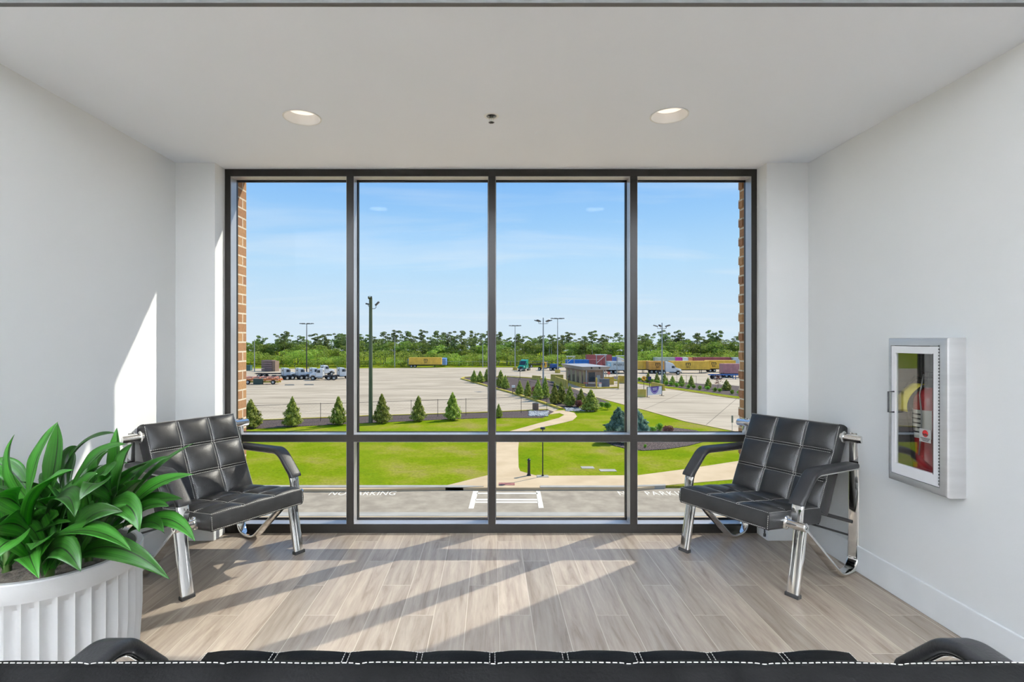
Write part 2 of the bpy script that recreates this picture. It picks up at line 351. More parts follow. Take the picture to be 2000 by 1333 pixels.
def floor_material():
    """wood-look planks 0.16 x 0.945 m, thirds bond, pale joints"""
    m, nt, b = material('wood_look_tile'); N = nt.nodes.new; L = nt.links.new
    def math_(op, a, bb=None, c=None):
        n = N('ShaderNodeMath'); n.operation = op
        for i, v in enumerate((a, bb, c)):
            if v is None: continue
            if isinstance(v, (int, float)): n.inputs[i].default_value = v
            else: L(v, n.inputs[i])
        return n.outputs[0]
    geo = N('ShaderNodeNewGeometry'); sep = N('ShaderNodeSeparateXYZ'); L(geo.outputs['Position'], sep.inputs[0])
    X, Y = sep.outputs['X'], sep.outputs['Y']; W, LEN = 0.1595, 0.945
    xs = math_('DIVIDE', math_('ADD', X, 0.1187), W); col = math_('FLOOR', xs); fx = math_('SUBTRACT', xs, col)
    ys = math_('ADD', math_('DIVIDE', math_('SUBTRACT', Y, 2.882), LEN), math_('DIVIDE', col, 3.0)); row = math_('FLOOR', ys); fy = math_('SUBTRACT', ys, row)
    dx = math_('MULTIPLY', math_('MINIMUM', fx, math_('SUBTRACT', 1.0, fx)), W); dy = math_('MULTIPLY', math_('MINIMUM', fy, math_('SUBTRACT', 1.0, fy)), LEN)
    d = math_('MINIMUM', dx, dy)
    joint = math_('LESS_THAN', d, 0.0019)
    cb = N('ShaderNodeCombineXYZ'); L(col, cb.inputs[0]); L(row, cb.inputs[1])
    wn = N('ShaderNodeTexWhiteNoise'); wn.noise_dimensions = '2D'; L(cb.outputs[0], wn.inputs['Vector'])
    # grain: stretched noise shifted per plank
    gx = math_('ADD', X, math_('MULTIPLY', wn.outputs[0], 37.0)); gv = N('ShaderNodeCombineXYZ'); L(gx, gv.inputs[0]); L(math_('MULTIPLY', Y, 0.09), gv.inputs[1]); L(math_('MULTIPLY', wn.outputs[0], 11.0), gv.inputs[2])
    ng = N('ShaderNodeTexNoise'); ng.inputs['Scale'].default_value = 26; ng.inputs['Detail'].default_value = 7; ng.inputs['Roughness'].default_value = 0.62; ng.inputs['Distortion'].default_value = 0.7; L(gv.outputs[0], ng.inputs['Vector'])
    nf = N('ShaderNodeTexNoise'); nf.inputs['Scale'].default_value = 120; nf.inputs['Detail'].default_value = 3; L(gv.outputs[0], nf.inputs['Vector'])
    rg = N('ShaderNodeValToRGB'); L(ng.outputs[0], rg.inputs[0]); e = rg.color_ramp.elements
    e[0].position = 0.26; e[0].color = (0.175, 0.132, 0.094, 1); e[1].position = 0.66; e[1].color = (0.385, 0.325, 0.262, 1)
    k = e.new(0.44); k.color = (0.295, 0.24, 0.19, 1)
    mr = N('ShaderNodeMapRange'); mr.inputs[3].default_value = 0.78; mr.inputs[4].default_value = 1.14; L(wn.outputs[0], mr.inputs[0])
    mf = N('ShaderNodeMapRange'); mf.inputs[1].default_value = 0.3; mf.inputs[2].default_value = 0.7; mf.inputs[3].default_value = 0.93; mf.inputs[4].default_value = 1.06; L(nf.outputs[0], mf.inputs[0])
    hs = N('ShaderNodeHueSaturation'); L(rg.outputs[0], hs.inputs['Color']); L(math_('MULTIPLY', mr.outputs[0], mf.outputs[0]), hs.inputs['Value'])
    mx = N('ShaderNodeMix'); mx.data_type = 'RGBA'; L(joint, mx.inputs[0]); L(hs.outputs[0], mx.inputs[6]); mx.inputs[7].default_value = (0.46, 0.40, 0.33, 1)
    L(mx.outputs[2], b.inputs['Base Color']); b.inputs['Roughness'].default_value = 0.36
    bp = N('ShaderNodeBump'); bp.inputs['Strength'].default_value = 0.25; bp.inputs['Distance'].default_value = 0.002
    L(math_('SUBTRACT', math_('MULTIPLY', nf.outputs[0], 0.3), joint), bp.inputs['Height']); L(bp.outputs[0], b.inputs['Normal'])
    return m
floor_m = floor_material()

def brick_material():
    m, nt, b = material('tan_brick'); N = nt.nodes.new; L = nt.links.new
    geo = N('ShaderNodeNewGeometry'); sep = N('ShaderNodeSeparateXYZ'); L(geo.outputs['Position'], sep.inputs[0])
    ad = N('ShaderNodeMath'); ad.operation = 'ADD'; L(sep.outputs['X'], ad.inputs[0]); L(sep.outputs['Y'], ad.inputs[1])
    cb = N('ShaderNodeCombineXYZ'); L(ad.outputs[0], cb.inputs[0]); L(sep.outputs['Z'], cb.inputs[1])
    br = N('ShaderNodeTexBrick'); br.inputs['Scale'].default_value = 1.0; br.inputs['Brick Width'].default_value = 0.203; br.inputs['Row Height'].default_value = 0.0705; br.inputs['Mortar Size'].default_value = 0.006
    br.inputs['Color1'].default_value = (0.36, 0.20, 0.085, 1); br.inputs['Color2'].default_value = (0.26, 0.125, 0.06, 1); br.inputs['Mortar'].default_value = (0.52, 0.46, 0.36, 1); L(cb.outputs[0], br.inputs['Vector'])
    nz = N('ShaderNodeTexNoise'); nz.inputs['Scale'].default_value = 60; L(geo.outputs['Position'], nz.inputs['Vector'])
    mr = N('ShaderNodeMapRange'); mr.inputs[3].default_value = 0.7; mr.inputs[4].default_value = 1.3; L(nz.outputs[0], mr.inputs[0])
    hs = N('ShaderNodeHueSaturation'); L(br.outputs[0], hs.inputs['Color']); L(mr.outputs[0], hs.inputs['Value'])
    L(hs.outputs[0], b.inputs['Base Color']); b.inputs['Roughness'].default_value = 0.9
    bp = N('ShaderNodeBump'); bp.inputs['Strength'].default_value = 0.5; bp.inputs['Distance'].default_value = 0.004; L(nz.outputs[0], bp.inputs['Height']); L(bp.outputs[0], b.inputs['Normal'])
    return m
brick_m = brick_material()

def glass_material(name, tint=(0.97, 0.985, 0.98), refl=0.06):
    m, nt, b = material(name); N = nt.nodes.new; L = nt.links.new
    nt.nodes.remove(b); out = [n for n in nt.nodes if n.type == 'OUTPUT_MATERIAL'][0]
    tr = N('ShaderNodeBsdfTransparent'); tr.inputs[0].default_value = (*tint, 1)
    gl = N('ShaderNodeBsdfGlossy'); gl.inputs['Roughness'].default_value = 0.0
    lw = N('ShaderNodeLayerWeight'); lw.inputs[0].default_value = 0.5
    pw = N('ShaderNodeMath'); pw.operation = 'POWER'; pw.inputs[1].default_value = 5.0; L(lw.outputs['Facing'], pw.inputs[0])
    ml = N('ShaderNodeMath'); ml.operation = 'MULTIPLY_ADD'; ml.inputs[1].default_value = 0.8; ml.inputs[2].default_value = refl; L(pw.outputs[0], ml.inputs[0])
    cl = N('ShaderNodeClamp'); L(ml.outputs[0], cl.inputs[0])
    mx = N('ShaderNodeMixShader'); L(cl.outputs[0], mx.inputs[0]); L(tr.outputs[0], mx.inputs[1]); L(gl.outputs[0], mx.inputs[2]); L(mx.outputs[0], out.inputs[0])
    return m
glass_m = glass_material('window_glass', refl=0.003)
cabglass_m = glass_material('cabinet_glass', (0.95, 0.96, 0.95), refl=0.16)

def emit_mat(name, color, strength):
    m, nt, b = material(name); b.inputs['Base Color'].default_value = (*color, 1)
    b.inputs['Emission Color'].default_value = (*color, 1); b.inputs['Emission Strength'].default_value = strength; b.inputs['Roughness'].default_value = 0.6
    return m
# ------------------------------------------------------------------ the room
LX, RX = -2.13, 2.15
Y0 = 1.86                        # the alcove opens into the hall here
CY1 = 3.531                      # room face of the two columns
WY = 3.662                       # room face of the window frame
BY0, BY1 = 3.78, 3.92           # brick skin
HX, HY = 5.0, -6.5

a = MB(); a.box((-HX, HY, -0.15), (HX, BY0-0.01, 0.0)); struct(a.obj('floor', floor_m), 'floor of greyish brown wood-look planks')

def ceiling_with_holes():
    bm = bmesh.new(); x0, x1, y0, y1 = LX-0.15, RX+0.15, Y0, BY0
    o = [bm.verts.new(p) for p in ((x0, y0, CEIL), (x1, y0, CEIL), (x1, y1, CEIL), (x0, y1, CEIL))]
    ed = [bm.edges.new((o[i], o[(i+1) % 4])) for i in range(4)]
    for cx, cy, r in [(x, y, 0.092) for x, y in LIGHTS_ALCOVE]+[(0.005, 2.80, 0.030)]:
        v = [bm.verts.new((cx+r*math.cos(2*PI*i/40), cy+r*math.sin(2*PI*i/40), CEIL)) for i in range(40)]
        ed += [bm.edges.new((v[i], v[(i+1) % 40])) for i in range(40)]
    bmesh.ops.triangle_fill(bm, edges=ed, use_beauty=True)
    t = MB(); t.bm.free(); t.bm = bm
    t.box((x0, y0, CEIL+0.16), (x1, y1, CEIL+0.20))
    t.box((x0, y0, CEIL), (x0+0.02, y1, CEIL+0.2)); t.box((x1-0.02, y0, CEIL), (x1, y1, CEIL+0.2)); t.box((x0, y1-0.02, CEIL), (x1, y1, CEIL+0.2))
    return t
struct(ceiling_with_holes().obj('ceiling', ceil_m), 'white ceiling of the window alcove')
a = MB(); a.box((LX-0.15, Y0-0.002, CEIL-0.002), (RX+0.15, Y0+0.02, OUTC+0.1)); struct(a.obj('trim_1', pm('bulkhead_painted_shade', (0.085, 0.085, 0.085))), 'bulkhead edge of the alcove ceiling with its shade painted dark')  # dark grey carries the shade of the face turned from the window
a = MB(); a.box((-HX, HY, OUTC), (HX, Y0+0.02, OUTC+0.1)); struct(a.obj('ceiling_hall', ceil_m))
a = MB(); a.box((LX-0.15, Y0, 0), (LX, BY0, CEIL)); struct(a.obj('wall_left', wall_m), 'pale grey wall on the left of the alcove')
# right wall with the recess of the extinguisher cabinet
CA, CB, ZA, ZB = 2.372, 2.704, 0.655, 1.344
a = MB(); x0, x1 = RX, RX+0.15
a.box((x0, Y0, 0), (x1, CA, CEIL)); a.box((x0, CB, 0), (x1, BY0, CEIL)); a.box((x0, CA, 0), (x1, CB, ZA)); a.box((x0, CA, ZB), (x1, CB, CEIL))
bmesh.ops.remove_doubles(a.bm, verts=a.bm.verts, dist=1e-5)
struct(a.obj('wall_right', wall_m), 'pale grey wall on the right of the alcove')
# columns beside the window
a = MB(); a.box((LX, CY1, 0), (-1.863, BY0, CEIL)); struct(a.obj('wall_column_left', wall_m), 'shallow grey return left of the window')
a = MB(); a.box((1.868, CY1, 0), (RX, BY0, CEIL)); struct(a.obj('wall_column_right', wall_m), 'shallow grey return right of the window')
a = MB(); a.box((RX+0.001, Y0-0.003, 0), (RX+0.16, Y0+0.001, CEIL-0.003)); struct(a.obj('shade_strip_right', MATS['bulkhead_painted_shade']))  # added dark strips on both wall ends, painted shade against overlighting
a = MB(); a.box((LX-0.16, Y0-0.003, 0), (LX-0.001, Y0+0.001, CEIL-0.003)); struct(a.obj('shade_strip_left', MATS['bulkhead_painted_shade']))
# hall walls behind the camera
hallfront_shade_m = pm('hall_front_painted_shade', (0.22, 0.22, 0.22))  # shade painted into the two front walls that the hall lamps overlight
a = MB(); a.box((-HX, Y0, 0), (LX-0.15, Y0+0.15, OUTC)); struct(a.obj('wall_hall_front_left', hallfront_shade_m))
a = MB(); a.box((RX+0.15, Y0, 0), (HX, Y0+0.15, OUTC)); struct(a.obj('wall_hall_front_right', hallfront_shade_m))
a = MB(); a.box((-HX-0.15, HY, 0), (-HX, Y0, OUTC)); struct(a.obj('wall_hall_left', wall_m))
a = MB(); a.box((HX, HY, 0), (HX+0.15, Y0, OUTC)); struct(a.obj('wall_hall_right', wall_m))
a = MB(); a.box((-HX, HY-0.15, 0), (HX, HY, OUTC)); struct(a.obj('wall_back', wall_m))
# baseboards
def board(name, lo, hi):
    a = MB(); a.box(lo, hi); struct(a.obj(name, base_m, bevel=0.004))
BH, BT = 0.155, 0.013
board('baseboard_left', (LX, Y0, 0), (LX+BT, CY1, BH))
board('baseboard_right', (RX-BT, Y0, 0), (RX, CY1, BH))
board('baseboard_column_left', (LX, CY1-BT, 0), (-1.863, CY1, BH))
board('baseboard_column_right', (1.868, CY1-BT, 0), (RX, CY1, BH))
# building skin of brick, one storey band each side, over and under the glass
def brick(name, lo, hi, teeth=None):
    a = MB(); a.box(lo, hi)
    struct(a.obj(name, brick_m))
brick('wall_exterior_left', (-9, BY0, GZ), (-1.833, BY1, 4.2))
brick('wall_exterior_right', (1.868, BY0, GZ), (9, BY1, 4.2))
brick('wall_exterior_top', (-1.833, BY0+0.05, 2.555), (1.868, BY1, 4.2))
brick('wall_exterior_bottom', (-1.833, BY0+0.05, GZ), (1.868, BY1, -0.06))
# raked courses that stand proud of the right jamb
a = MB()
z = -0.06
i = 0
while z < 2.5:
    if i % 2 == 0: a.box((1.862, BY1-0.06, z+0.004), (1.8685, BY1+0.003, z+0.0665))
    z += 0.0705; i += 1
struct(a.obj('wall_exterior_jamb', brick_m))

# window: mullions, transom, glass
win = bpy.data.objects.new('window_1', None); C.objects.link(win); win['kind'] = 'structure'
win['label'] = 'dark bronze window wall of four bays with a low transom'
WX0, WX1 = -1.866, 1.873
FW, GY = 0.050, 3.775            # frame face width, glass plane
zt0, zt1 = 0.640, 0.690          # transom
zb, ztop = 0.062, CEIL-0.050
MX = [-0.985, 0.010, 1.005]
def member(lo, hi): a = MB(); a.rbox(lo, hi, 0.0015, seg=1); return a.obj('window_frame', frame_m, win)
member((WX0, WY, 0), (WX0+FW-0.008, GY, CEIL)); member((WX1-FW+0.008, WY, 0), (WX1, GY, CEIL))
member((WX0, WY+0.0005, ztop), (WX1, GY, CEIL)); member((WX0, WY+0.0005, 0.0), (WX1, GY, zb))
member((WX0, WY+0.0008, zt0), (WX1, GY, zt1))
for x in MX: member((x-FW/2, WY, 0), (x+FW/2, GY, CEIL))
# glazing stops and outer caps
cap = MB()
for x in MX: cap.box((x-0.031, GY-0.012, 0), (x+0.031, GY-0.002, CEIL))
for z0, z1 in ((0, zb+0.012), (zt0-0.004, zt1+0.006), (ztop-0.012, CEIL)): cap.box((WX0, GY-0.012, z0), (WX1, GY-0.002, z1))
cap.obj('glazing_stop', gasket_m, win)
cap = MB()
for x in MX: cap.box((x-0.030, GY+0.012, -0.02), (x+0.030, GY+0.030, CEIL))
cap.box((WX0, GY+0.012, zt0), (WX1, GY+0.030, zt1)); cap.box((WX0, GY+0.012, -0.06), (WX1, GY+0.030, 0.055)); cap.box((WX0, GY+0.012, ztop), (WX1, GY+0.030, CEIL))
cap.obj('outer_cap', frame_m, win)
e0, e1, tk = WY+0.004, GY-0.030, 0.002
def liner(lo, hi): a = MB(); a.box(lo, hi); a.obj('frame_reveal', reveal_m, win)
liner((WX0+FW-0.008, e0, zb), (WX0+FW-0.008+tk, e1, ztop)); liner((WX1-FW+0.008-tk, e0, zb), (WX1-FW+0.008, e1, ztop))
for x in MX: liner((x-FW/2-tk, e0, zb), (x-FW/2, e1, ztop)); liner((x+FW/2, e0, zb), (x+FW/2+tk, e1, ztop))
bays = [WX0+FW-0.006]+[v for x in MX for v in (x-FW/2-tk, x+FW/2+tk)]+[WX1-FW+0.006]
for k in range(4):
    for z, dz in ((zb, tk), (zt0, -tk), (zt1, tk), (ztop, -tk)): liner((bays[2*k], e0, min(z, z+dz)), (bays[2*k+1], e1, max(z, z+dz)))
xs = [WX0+FW]+[v for x in MX for v in (x-FW/2, x+FW/2)]+[WX1-FW]
for k in range(4):
    for z0, z1 in ((zb, zt0), (zt1, ztop)):
        a = MB(); a.box((xs[2*k]-0.02, GY, z0-0.02), (xs[2*k+1]+0.02, GY+0.008, z1+0.02)); a.obj('glass_pane', glass_m, win)

# recessed downlights
warm = emit_mat('warm_diffuser', (1.0, 0.88, 0.76), 0.85)
hallglow = emit_mat('hall_diffuser', (1.0, 0.97, 0.93), 1.5)
def downlight(x, y, label):
    t = thing('recessed_downlight', label, 'ceiling light', (x, y, CEIL), group='recessed downlights in the alcove ceiling')
    a = MB(); a.lathe([(0.100, -0.0005), (0.100, -0.004), (0.093, -0.004), (0.0905, 0.0)], 48); a.lathe([(0.0905, 0.0), (0.078, 0.045)], 48); a.obj('trim_ring', white_m, t, smooth=30)
    a = MB(); a.cyl((0, 0, 0.045), (0, 0, 0.052), 0.082, n=40); a.obj('diffuser', warm, t, smooth=30)
downlight(*LIGHTS_ALCOVE[0], 'round white recessed downlight in the ceiling above the left armchair')
downlight(*LIGHTS_ALCOVE[1], 'round white recessed downlight in the ceiling above the right armchair')
for x in (-3.2, 0.0, 3.2):  # unseen troughs for the fill lamps, added to brighten the alcove
    for y in (-1.2, -4.4):
        t = thing('fill_trough', 'long white fill light trough, added unseen in the hall behind the sofa', 'ceiling light', (x, y, 2.36), group='added fill lights of the hall')
        a = MB(); a.box((-1.4, -0.18, 0), (1.4, 0.18, 0.01)); a.box((-1.4, -0.18, 0), (1.4, -0.17, 0.08)); a.box((-1.4, 0.17, 0), (1.4, 0.18, 0.08)); a.obj('trough', white_m, t)
        a = MB()
        a.cyl((0, 0, 0.01), (0, 0, OUTC-2.36), 0.006, n=6)
        a.obj('hanger', dark_steel, t)

# sprinkler
sp = thing('fire_sprinkler', 'small chrome fire sprinkler hanging from the ceiling between the two downlights', 'sprinkler', (0.005, 2.80, CEIL))
a = MB(); a.lathe([(0.027, 0.014), (0.027, -0.001), (0.038, -0.002), (0.041, 0.0), (0.041, 0.001)], 32); a.obj('escutcheon', white_m, sp, smooth=40)
a = MB(); a.cyl((0, 0, 0.04), (0, 0, -0.006), 0.010, n=12); a.cyl((0, 0, 0.012), (0, 0, 0.016), 0.0265, n=24); a.obj('sprinkler_body', dark_steel, sp, smooth=40)
a = MB(); a.tube([(0.010, 0, 0.0), (0.013, 0, -0.015), (0.004, 0, -0.032)], 0.0018, 6); a.tube([(-0.010, 0, 0.0), (-0.013, 0, -0.015), (-0.004, 0, -0.032)], 0.0018, 6); a.cyl((0, 0, -0.004), (0, 0, -0.030), 0.0028, n=8); a.obj('sprinkler_arm', chrome, sp, smooth=40)
a = MB(); a.cyl((0, 0, -0.032), (0, 0, -0.034), 0.007, n=12)
for i in range(10):
    t = 2*PI*i/10; R = Matrix.Rotation(t, 4, 'Z'); a.box((0.006, -0.0028, -0.0345), (0.0165, 0.0028, -0.0325), R)
a.obj('deflector', chrome, sp)

# ------------------------------------------------------------------ tufted leather seating
def coords(n, w, edge, seam_w=0.012):
    s = {0.0, w}
    for k in (0.08, 0.25, 0.5, 0.75, 1.0): s |= {edge*k, w-edge*k}
    c = w/n
    for i in range(1, n):
        for k in (-1.5, -0.8, -0.4, 0, 0.4, 0.8, 1.5): s.add(i*c+k*seam_w)
    for i in range(n):
        for k in (0.25, 0.4, 0.5, 0.6, 0.75): s.add((i+k)*c)
    return sorted(s)
def cushion(W, D, T, nx, ny, crown=0.020, r=0.016, wav=0.0025, seed=0, seams=True, rows_from=0):
    """leather block, x across, y 0..D, tufted top at z = T. Returns body and stitching builders."""
    cw, cd = W/nx, D/ny
    def top(x, y):
        dx = min(x+W/2, W/2-x); dy = min(y, D-y); d = max(0.0, min(dx, dy)); z = T
        if d < r: z -= r-math.sqrt(max(0, r*r-(r-d)**2))
        a = ((x+W/2)/cw) % 1.0; b = (y/cd) % 1.0
        z += crown*(1-abs(2*a-1)**3)*(1-abs(2*b-1)**3)*min(1, d/r)
        for g, n, c in ((x+W/2, nx, cw), (y, ny, cd)):
            i = round(g/c)
            if 0 < i < n: z -= 0.0065*math.exp(-((g-i*c)/0.007)**2)*min(1, d/0.02)
        z += wav*noise.noise(Vector((x*9+seed, y*9, seed)))
        return z
    xs = [x-W/2 for x in coords(nx, W, r)]; ys = coords(ny, D, r)
    body = MB(); g = [[body.bm.verts.new((x, y, top(x, y))) for x in xs] for y in ys]
    for j in range(len(ys)-1):
        for i in range(len(xs)-1): body.bm.faces.new((g[j][i], g[j][i+1], g[j+1][i+1], g[j+1][i]))
    loop = g[0][:]+[g[j][-1] for j in range(1, len(ys))]+g[-1][-2::-1]+[g[j][0] for j in range(len(ys)-2, 0, -1)]
    prev = loop
    for z, off in ((T*0.72, 0.003), (T*0.45, 0.004), (T*0.2, 0.002), (0.010, 0.0), (0.0, -0.010)):
        ring = []
        for v in loop:
            x, y = v.co.x, v.co.y
            ox = off if x > W/2-1e-4 else (-off if x < -W/2+1e-4 else 0); oy = off if y > D-1e-4 else (-off if y < 1e-4 else 0)
            ring.append(body.bm.verts.new((x+ox, y+oy, z)))
        for k in range(len(loop)): body.bm.faces.new((prev[k], ring[k], ring[(k+1)%len(ring)], prev[(k+1)%len(loop)]))
        prev = ring
    body.bm.faces.new(prev)
    st = MB(); step, ln, wd = 0.0105, 0.0068, 0.0017
    def run(p, q, zf, up=Vector((0, 0, 1))):
        p, q = Vector(p), Vector(q); n = int((q-p).length/step); d = (q-p).normalized(); side = d.cross(up).normalized()
        for k in range(n):
            a = p+d*(k*step); b = a+d*ln
            za = zf(a); zb_ = zf(b)
            A = Vector((a.x, a.y, za)) if za is not None else a; B = Vector((b.x, b.y, zb_)) if zb_ is not None else b
            o = up*0.0012
            v = st.verts([A-side*wd/2, A+side*wd/2, A+side*wd/2+o, A-side*wd/2+o, B-side*wd/2, B+side*wd/2, B+side*wd/2+o, B-side*wd/2+o])
            for f in ((0,1,2,3),(7,6,5,4),(3,2,6,7),(0,4,5,1),(0,3,7,4),(1,5,6,2)): st.bm.faces.new([v[i] for i in f])
    zf = lambda p: top(p.x, p.y)-0.0002
    for i in range(1, nx):
        x = -W/2+i*cw
        for s in (-0.0075, 0.0075): run((x+s, 0.008, 0), (x+s, D-0.008, 0), zf)
    for j in range(1, ny):
        for s in (-0.0075, 0.0075): run((-W/2+0.008, j*cd+s, 0), (W/2-0.008, j*cd+s, 0), zf)
    e = 0.0055
    for p, q in (((-W/2+e, e), (W/2-e, e)), ((-W/2+e, D-e), (W/2-e, D-e)), ((-W/2+e, e), (-W/2+e, D-e)), ((W/2-e, e), (W/2-e, D-e))): run((*p, 0), (*q, 0), zf)
    # seams down the four corners and round the bottom edge
    none = lambda p: None
    for sx in (-1, 1):
        run((sx*(W/2-0.004), -0.0045, T-r), (sx*(W/2-0.004), -0.0030, 0.004), none, Vector((0, -1, 0)))
    run((-W/2+0.01, -0.002, 0.009), (W/2-0.01, -0.002, 0.009), none, Vector((0, -1, 0)))
    return body, st

def seating(name, label, W, nx, seed):
    """the chrome-framed lounge seat; local -y is the front, the origin lies between the two front feet"""
    t = thing(name, label, 'armchair' if nx == 3 else 'sofa')
    hide = leather if nx == 3 else sofa_leather_shaded
    S = Matrix.Translation((0, -0.12, 0.350)) @ Matrix.Rotation(math.radians(-6.2), 4, 'X')
    b, st = cushion(W, 0.500, 0.095, nx, 3, seed=seed)
    o = b.obj('seat_cushion', hide, t, smooth=50); o.matrix_local = S
    s = st.obj('stitching', thread, o)
    # backrest: its tufted side faces forward and up
    tilt = math.atan2(0.217, 0.445)
    ax = Vector((1, 0, 0)); ay = Vector((0, math.sin(tilt), math.cos(tilt))); az = ax.cross(ay)      # az points to the front
    TB = 0.108; O = Vector((0, 0.375, 0.375))-az*TB
    M = Matrix.Translation(O) @ Matrix(((ax.x, ay.x, az.x, 0), (ax.y, ay.y, az.y, 0), (ax.z, ay.z, az.z, 0), (0, 0, 0, 1)))
    b, st = cushion(W, 0.535, TB, nx, 3, seed=seed+5, crown=0.019)
    o = b.obj('backrest_cushion', hide, t, smooth=50); o.matrix_local = M
    st.obj('stitching', thread, o)
    sec = rrect(0.066, 0.024, 0.008)
    for sgn in (-1, 1):
        u = sgn*(W/2+0.060)
        leg = [Vector((0.0, 0.006)), Vector((0.038, 0.18)), Vector((0.072, 0.350))]
        o = band(MB(), leg, u, sec).obj('front_leg', chrome, t, smooth=40)
        f = MB(); f.box((u-0.036, -0.017, 0.0), (u+0.036, 0.018, 0.020)); f.obj('foot_cap', rubber, o, bevel=0.003)
        arm = fillet([(0.655, 0.606), (0.185, 0.622), (0.050, 0.485), (0.030, 0.355)], [0.10, 0.12], 10)
        band(MB(), arm, u, rrect(0.062, 0.020, 0.007)).obj('arm_rail', chrome, t, smooth=40)
        loop = fillet([(0.648, 0.800), (0.640, 0.45), (0.625, 0.030), (0.545, 0.012), (0.42, 0.085), (0.075, 0.352)], [0.5, 0.085, 0.07, 0.10], 10)
        loop = fillet([(0.648, 0.805), (0.625, 0.012), (0.46, 0.012), (0.070, 0.352)], [0.105, 0.12], 14)
        band(MB(), loop, u, rrect(0.060, 0.020, 0.007)).obj('rear_loop', chrome, t, smooth=40)
        pad = fillet([(0.610, 0.6075), (0.185, 0.622), (0.050, 0.485), (0.048, 0.477)], [0.10, 0.02], 12)
        pp = rrect(0.078, 0.032, 0.013, 0.0)
        pp = [(p, q-0.014) for p, q in pp]
        o = band(MB(), pad[::-1], u, [(p, -q) for p, q in pp]).obj('armrest_pad', pad_m, t, smooth=50)
        for yy, zz, in ((0.034, 0.372), (0.625, 0.775)):
            c = MB(); c.cyl((sgn*(W/2-0.01), yy, zz), (sgn*(W/2+0.108), yy, zz), 0.0235, n=24); c.cyl((sgn*(W/2+0.108), yy, zz), (sgn*(W/2+0.112), yy, zz), 0.0235, 0.019, n=24)
            o = c.obj('joint_bolt', chrome, t, smooth=35)
            d = MB(); d.cyl((sgn*(W/2-0.002), yy, zz), (sgn*(W/2+0.010), yy, zz), 0.036, n=28); d.cyl((sgn*(W/2+0.010), yy, zz), (sgn*(W/2+0.015), yy, zz), 0.036, 0.029, n=28); d.obj('washer', chrome, o, smooth=35)
            d = MB(); d.cyl((sgn*(W/2+0.112), yy, zz), (sgn*(W/2+0.1145), yy, zz), 0.009, 0.007, n=12); d.obj('bolt_cap', dark_steel, o)
    for yy, zz, r in ((0.625, 0.285, 0.011), (0.627, 0.200, 0.006)):
        c = MB(); c.cyl((-(W/2+0.055), yy, zz), (W/2+0.055, yy, zz), r, n=14); c.obj('cross_bar', dark_steel, t, smooth=35)
    if nx == 3:
        z = MB(); z.box((W/2-0.035, -0.105, 0.322), (W/2-0.029, -0.100, 0.346)); z.box((W/2-0.037, -0.107, 0.308), (W/2-0.027, -0.098, 0.324)); z.obj('zip_pull', black_m, t)
    return t
chair = seating('armchair', 'black tufted leather armchair with chrome frame beside the potted plant', 0.570, 3, 1.0)
chair.location = (-1.402, 3.024, 0); chair.rotation_euler = (0, 0, math.radians(57.5)); chair['group'] = 'black leather armchairs by the window'
c2 = copy_tree(chair); c2['label'] = 'black tufted leather armchair with chrome frame by the fire extinguisher cabinet'
c2.location = (1.418, 3.048, 0); c2.rotation_euler = (0, 0, math.radians(-59.5))
sofa = seating('sofa', 'long black leather sofa with white stitching, facing the window, seen over its back', 1.885, 9, 9.0)
sofa.location = (0.110, 1.420, 0); sofa.rotation_euler = (0, 0, PI)

# ------------------------------------------------------------------ potted plant
pc = Vector((-1.752, 2.10, 0)); PR = 0.295; RIM = 0.500
plant = thing('potted_plant', 'leafy green plant in a white fluted planter beside the left armchair', 'potted plant', pc)
NF = 37
def flute(r, z, t):
    if 0.035 < z < 0.427:
        k = min(1, (z-0.035)/0.03, (0.427-z)/0.012)
        return r-0.021*k*(0.5-0.5*math.cos(t*NF))**0.5
    return r
prof = [(PR-0.075, 0.0), (PR-0.035, 0.012), (PR-0.012, 0.036)]+[(PR-0.012+0.012*min(1, (i/14)*2), 0.036+0.391*i/14) for i in range(15)]+[(PR+0.002, 0.430), (PR+0.003, 0.495), (PR-0.001, 0.500), (PR-0.020, 0.500), (PR-0.024, 0.496), (PR-0.026, 0.44)]
a = MB(); a.lathe(prof, NF*10, fn=flute); a.bm.faces.ensure_lookup_table()
a.cyl((0, 0, 0.0), (0, 0, 0.004), PR-0.075, n=40)
a.obj('planter', pot_m, plant, smooth=35)
a = MB(); n = 40
rings = []
for k in range(9):
    r = (PR-0.025)*k/8
    rings.append([a.bm.verts.new((r*math.cos(2*PI*i/n), r*math.sin(2*PI*i/n), 0.462+0.018*noise.noise(Vector((r*40*math.cos(2*PI*i/n), r*40*math.sin(2*PI*i/n), 3)))-0.008)) for i in range(n)] if k else [a.bm.verts.new((0, 0, 0.46))])
for k in range(1, 9):
    for i in range(n):
        if k == 1: a.bm.faces.new((rings[0][0], rings[1][i], rings[1][(i+1)%n]))
        else: a.bm.faces.new((rings[k-1][i], rings[k][i], rings[k][(i+1)%n], rings[k-1][(i+1)%n]))
a.obj('soil', soil_m, plant, smooth=True)

